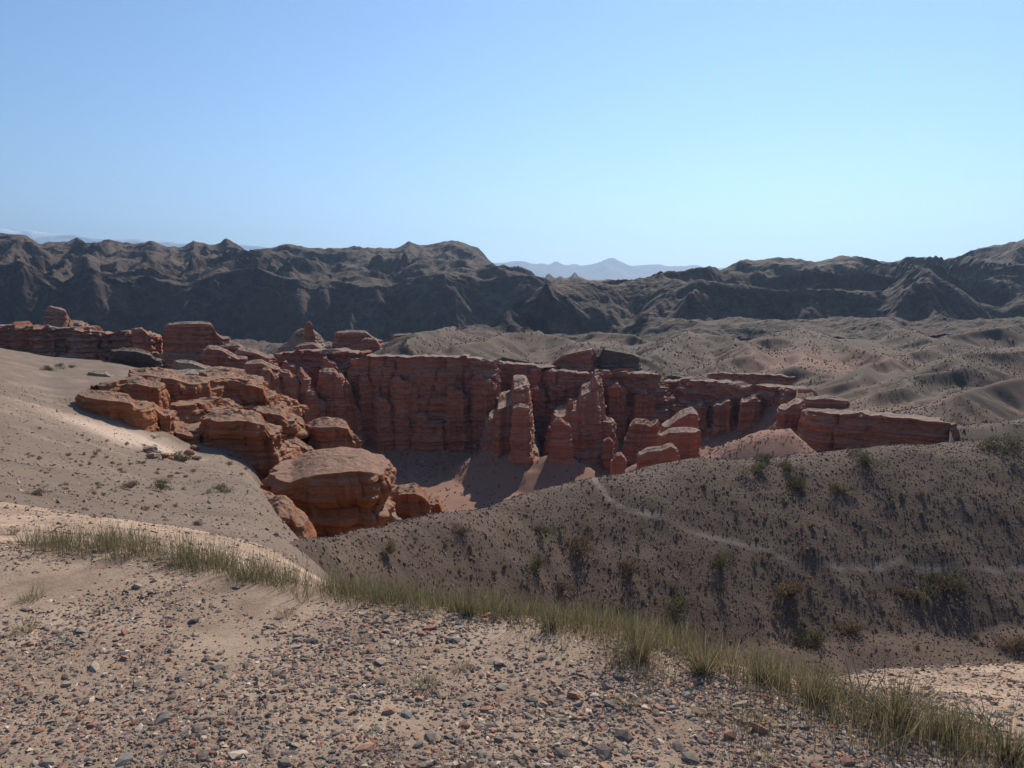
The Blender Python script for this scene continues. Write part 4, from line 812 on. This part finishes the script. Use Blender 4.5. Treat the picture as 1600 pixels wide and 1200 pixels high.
for p, q, sc_, me, lab in [(1098, 1052, 1.0, T_gold[0], 'bushy golden green tuft, biggest of those in front of the belt'), (1272, 1096, .85, T_gold[1], 'golden brown tuft on the sand at the lower right'), (732, 963, .8, T_green[0], 'upright green tuft standing in front of the belt in the middle'),
                           (860, 985, .7, T_green[1], 'green tuft with straw stalks right of the middle tuft'), (1000, 1030, .9, T_gold[1], 'sparse stalky tuft at the edge of the belt right of the middle'), (445, 962, .8, T_dry[0], 'pale dry cushion of grass alone on the gravel'),
                           (664, 1072, 1.0, T_dry[1], 'pale green dry tuft in the lower middle of the gravel'), (720, 1045, .8, T_dry[0], 'faint straw cushion right of the pale green dry tuft'), (572, 1000, .6, T_dry[1], 'small dry grass wisp in the middle gravel'), (50, 935, 1.1, T_dry[0], 'dry straw tuft at the left edge of the gravel'),
                           (40, 985, 1.0, T_dry[1], 'second dry straw tuft down the left edge of the gravel'), (15, 836, 1.3, T_dry[1], 'yellow green cushion at the left end of the belt'), (1010, 1060, .8, T_dry[0], 'dry wisp below the sparse stalky tuft'), (1190, 1066, .7, T_green[0], 'green tuft between the two golden tufts'),
                           (1105, 1115, .6, T_dry[1], 'thin reddish dry plant on the lower right gravel'), (980, 1100, .8, T_dry[1], 'flat straw cushion in the lower right gravel'), (1480, 1160, .9, T_green[1], 'green tuft in the lower right corner'), (1575, 1190, 1.0, T_green[0], 'dense dark green tuft cut by the lower right corner'), (1400, 1130, 1.0, T_gold[0], 'grey gold tuft left of the corner grass')]:
    place(me, 'grass_tuft', HA, p, q, sc_, lab, 'grass tuft', NT, 1, 9)
# dry twigs
def twig_mesh(k, n, L, col):
    r = np.random.default_rng(700 + k); V = []; Fc = []
    for i in range(n):
        p = np.array([r.uniform(-.15, .15) * L, r.uniform(-.1, .1) * L, 0]); d = np.array([r.normal(0, .7), r.normal(0, .7), r.uniform(.3, 1)]); d /= np.linalg.norm(d)
        for sgm in range(3):
            q = p + d * L * r.uniform(.2, .4); sd_ = np.cross(d, [0, 0, 1.]); sd_ /= np.linalg.norm(sd_) + 1e-6; up = np.cross(sd_, d); w0 = L * .012 * (3 - sgm) / 3 + .0006
            b = len(V)
            for pt, ww in ((p, w0), (q, w0 * .75)):
                V += [pt + sd_ * ww, pt - sd_ * ww * .5 + up * ww * .87, pt - sd_ * ww * .5 - up * ww * .87]
            Fc += [(b, b+1, b+4, b+3), (b+1, b+2, b+5, b+4), (b+2, b, b+3, b+5)]
            p = q; d = d + r.normal(0, .45, 3); d /= np.linalg.norm(d)
    V = np.array(V); return mesh_obj('twigs', V, np.array(Fc), M_plant, {'Col': np.repeat(np.array([col]), len(V), 0)}, link=False).data
TW = [twig_mesh(0, 16, .14, (.42, .38, .34)), twig_mesh(1, 22, .30, (.36, .33, .29)), twig_mesh(2, 26, .22, (.22, .16, .13))]
for p, q, s_, k, lab in [(655, 962, 1.0, 0, 'bleached dead twigs left of the upright green tuft'), (615, 1172, .7, 0, 'tiny bleached twig bundle near the bottom edge'), (1355, 1105, 1.0, 1, 'tall bare grey twigs sticking out of the lower right grass'), (1430, 1105, .9, 2, 'brown bare bush in the lower right grass'),
                         (1310, 1085, .7, 2, 'brown dead plant right of the golden brown tuft'), (1540, 1140, .9, 1, 'grey bare twigs in the corner grass')]:
    place(TW[k], 'dead_twigs', HA, p, q, s_, lab, 'twigs', 'dead twigs in the foreground', 1, 9)
# shrubs
def shrub_mesh(k, n, cols, flat=.62, leaf=.09):
    r = np.random.default_rng(800 + k); V = []; Fc = []; C = []
    cl = r.normal(0, .42, (7, 3)) * np.array([1, 1, .35]) + np.array([0, 0, .32])
    if k >= 20: cl = cl * np.array([.55, .55, .9])
    for i in range(n):
        c = cl[r.integers(7)]; d = r.normal(0, 1, 3); d /= np.linalg.norm(d); p = c + d * .42 * r.random() ** .4; p[2] = abs(p[2]) * flat * 1.3
        a, b = r.normal(0, 1, 3), r.normal(0, 1, 3); a /= np.linalg.norm(a); a[2] = abs(a[2]) + .5; L = leaf * r.uniform(.6, 1.5)
        b -= a * (a @ b) / (a @ a); b /= np.linalg.norm(b); m = len(V)
        V += [p - b * L * .28, p + b * L * .28, p + a * L]; Fc.append((m, m+1, m+2)); cc = cols[r.integers(len(cols))] * r.uniform(.7, 1.25); C += [cc] * 3
    fol = mesh_obj('foliage', np.array(V), np.array(Fc), M_plant, {'Col': np.array(C)}, link=False).data
    V, Fc = [], []
    for i in range(26):
        p = np.array([r.normal(0, .06), r.normal(0, .06), -.12]); q = cl[r.integers(7)] * np.array([1, 1, .9]) + r.normal(0, .2, 3); q[2] = abs(q[2]) + .08
        mid = (p + q) / 2 + r.normal(0, .07, 3); ax = np.cross(q - p, r.normal(0, 1, 3)); ax /= np.linalg.norm(ax); m = len(V)
        V += [p + ax * .022, p - ax * .022, mid - ax * .014, mid + ax * .014, q - ax * .004, q + ax * .004]; Fc += [(m, m+1, m+2, m+3), (m+3, m+2, m+4, m+5)]
    return fol, mesh_obj('stems', np.array(V), np.array(Fc), M_plant, {'Col': np.repeat(np.array([(.13, .095, .07)]), len(V), 0)}, link=False).data
OL = np.array([(.10, .10, .05), (.13, .12, .06), (.08, .085, .045)]); BRN = np.array([(.16, .11, .07), (.13, .09, .065), (.2, .14, .09)]); YEL = np.array([(.24, .19, .105), (.20, .155, .085), (.27, .22, .135)])
S_ol = [shrub_mesh(k, 1100, OL, .7, .075) for k in range(3)]; S_br = [shrub_mesh(10 + k, 900, BRN, .65, .08) for k in range(2)]; S_ye = [shrub_mesh(20 + k, 420, YEL, .9, .13) for k in range(3)]
def shrub(H, p, q, wpx, me, lab, grp, Y0, Y1, name='shrub', cat='shrub'):
    X, Yv, Z = hit(H, p, q, Y0, Y1); o = place(me, name, H, p, q, wpx / F * Yv / 1.5, lab, cat, grp, Y0, Y1, sink=.04); o.scale[2] *= .85; return o
GH = 'shrubs on the dark hillside'
for i, (p, q, wv, k, lab) in enumerate([(1350, 722, 46, 'o', 'large olive shrub just below the crest of the dark hill'), (1570, 700, 50, 'o', 'olive shrub at the right edge below the hill crest'), (1195, 722, 34, 'o', 'upper left shrub of the group of four near the crest'), (1185, 736, 38, 'o', 'lowest left shrub of the group of four near the crest'),
        (1232, 732, 34, 'o', 'right shrub of the group of four near the crest'), (1250, 762, 40, 'o', 'dark shrub below the group of four near the crest'), (1310, 765, 28, 'o', 'dim shrub right of the dark shrub on the upper hillside'), (1475, 918, 60, 'o', 'wide olive shrub just below the footpath on the right'), (1235, 925, 62, 'b', 'large brown shrub below the bend of the footpath'),
        (1128, 880, 42, 'o', 'dark olive shrub under the footpath in the middle of the hill'), (984, 890, 44, 'b', 'brown and yellow shrub in the middle of the lower hill'), (905, 858, 50, 'b', 'wide brown shrub on the left spur of the hill'), (838, 885, 44, 'o', 'dark shrub low on the left spur of the hill'), (850, 830, 30, 'o', 'small dark shrub high on the left spur'),
        (610, 862, 34, 'y', 'straw coloured bush at the left foot of the dark hill'), (880, 920, 34, 'b', 'brown bush right above the grass belt in the middle'), (1412, 928, 34, 'b', 'yellow brown bush left of the wide olive shrub'), (1436, 938, 30, 'y', 'straw bush below the wide olive shrub'), (1330, 985, 46, 'b', 'dark brown bush low on the hill above the lower right grass'),
        (1050, 955, 60, 'o', 'green bush rising right behind the grass belt'), (1265, 1010, 60, 'o', 'dark green bush behind the lower right grass'), (1585, 1010, 50, 'b', 'dusky bush at the right edge low on the hill'), (720, 830, 30, 'b', 'small brown bush on the left ridge of the dark hill')]):
    shrub(HB, p, q, wv, {'o': S_ol[i % 3], 'b': S_br[i % 2], 'y': S_ye[i % 3]}[k], lab, GH, 14, 60)
yel = [(1440, 803), (1475, 795), (1253, 822), (1270, 822), (1290, 822), (1350, 832), (1320, 768), (1152, 800), (1395, 777), (1408, 772), (1440, 772), (1500, 770), (1570, 800), (1590, 795), (1530, 830), (1348, 900), (1360, 925), (1375, 935), (1265, 905), (1240, 955), (1285, 968), (1255, 975),
       (1405, 975), (1432, 1012), (1390, 960), (1525, 995), (1535, 1005), (1475, 970), (1545, 930), (1018, 918), (975, 925), (1130, 920), (920, 825), (825, 800), (880, 825), (650, 843), (635, 838), (660, 852), (735, 855), (860, 868), (1000, 842), (775, 895), (790, 885), (700, 845), (1470, 860), (1100, 760), (1060, 830), (1180, 880), (1210, 960), (1580, 930)]
for i, (p, q) in enumerate(yel):
    shrub(HB, p, q, random.uniform(9, 16), S_ye[i % 3][0], 'small straw yellow tuft on the dark stony hillside', 'straw yellow tufts on the dark hillside', 14, 60, 'grass_tuft', 'grass tuft')
GS = 'low shrubs on the pale left slope'
for i, (p, q, wv, k, lab) in enumerate([(252, 762, 32, 'o', 'green shrub in the middle of the pale left slope'), (345, 768, 30, 'o', 'dark shrub right of the green one on the pale slope'), (288, 718, 34, 'o', 'flat green patch of shrub below the orange ledges'), (55, 772, 26, 'b', 'reddish brown shrub at the left of the pale slope'), (205, 760, 26, 'b', 'brown grey shrub left of the green one'),
        (310, 818, 20, 'b', 'small dry bush just behind the grass belt'), (78, 578, 20, 'o', 'green shrub high on the far left slope'), (93, 572, 12, 'b', 'tiny dark red shrub high on the far left slope'), (112, 574, 10, 'o', 'tiny green shrub beside the tiny dark red one'), (358, 726, 12, 'b', 'little dark bush near the edge of the pale slope')]):
    shrub(HA, p, q, wv, {'o': S_ol[i % 3], 'b': S_br[i % 2]}[k], lab, GS, 8, 240)
for i in range(110):
    p = random.gauss(185, 85); q = random.gauss(735, 38)
    if not (5 < p < 400) or q > 800 or q < 640 + .3 * p * .5: continue
    shrub(HA, p, q, random.uniform(4, 11), (S_br + S_ol + S_ye)[i % 8][0], 'tiny low bush dotted on the pale left slope', 'tiny bushes on the pale left slope', 8, 110)
# far scrub on the plateau, too many and small to count
def scrub(name, n, u0, u1, Y0, Y1, H, smin, smax, label, cols, test=None):
    Y = Y0 * (Y1 / Y0) ** rng.random(n); u = rng.uniform(u0, u1, n); x = u * Y; y = Y
    if test is not None: m = test(x, y); x, y = x[m], y[m]
    n = len(x); s_ = rng.uniform(smin, smax, n) * np.clip(y / 380, .7, 1.7) * 0.95; z = H(x, y)
    B = OCT[None] * (1 + rng.uniform(-.4, .4, (n, 5, 1))) * np.array([1, 1, 1.0])
    V = B * s_[:, None, None] + np.stack([x, y, z + s_ * .1], -1)[:, None]
    C = np.repeat(cols[rng.integers(0, len(cols), n)], 5, 0)
    Fx = (OCF[None] + (np.arange(n) * 5)[:, None, None]).reshape(-1, 3)
    return tag(mesh_obj(name, V.reshape(-1, 3), Fx, M_plant, {'Col': C}, smooth=False), label, 'scrub', kind='stuff')
DARK = np.array([(.075, .065, .05), (.09, .08, .055), (.06, .055, .045), (.12, .1, .07)])
def on_plateau(x, y): return (y > np.interp(x / y, _wu, _wy) + 14) & (rng.uniform(-.5, .6, len(x)) < fbm(x * .02, y * .02, o=3, s=160))
scrub('scrub', 52000, -.25, .8, 200, 850, HC, .2, .6, 'dark low scrub dotting the grey plateau hills', DARK, on_plateau)
def on_mound(x, y): return (y < np.interp(x / y, _wu, _wy) - 3)
scrub('scrub', 4500, .18, .42, 190, 330, HC, .2, .5, 'scrub dotting the pink mound on the canyon floor', DARK, on_mound)
scrub('scrub', 500, -.2, .1, 260, 380, HC, .3, .8, 'sparse scrub along the dry canyon floor', DARK, on_mound)

# ------------------------------------------------------------------ haze
hv = [(-44000, -44000, -131), (44000, -44000, -131), (44000, 44000, -131), (-44000, 44000, -131)]; hv += [(a, b, 2900) for a, b, c in hv]
hm = bpy.data.materials.new('haze'); hm.use_nodes = True; hn = hm.node_tree.nodes; hn.remove(hn['Principled BSDF'])
pv = hn.new('ShaderNodeVolumePrincipled'); pv.inputs['Color'].default_value = (0.48, 0.70, 1.0, 1); pv.inputs['Density'].default_value = 3.7e-5; pv.inputs['Anisotropy'].default_value = 0.45
hm.node_tree.links.new(pv.outputs[0], hn['Material Output'].inputs['Volume'])
tag(mesh_obj('haze', np.array(hv, float), np.array([(3, 2, 1, 0), (4, 5, 6, 7), (0, 1, 5, 4), (1, 2, 6, 5), (2, 3, 7, 6), (3, 0, 4, 7)]), hm, smooth=False), 'thin blue haze in the air', 'haze', kind='stuff')
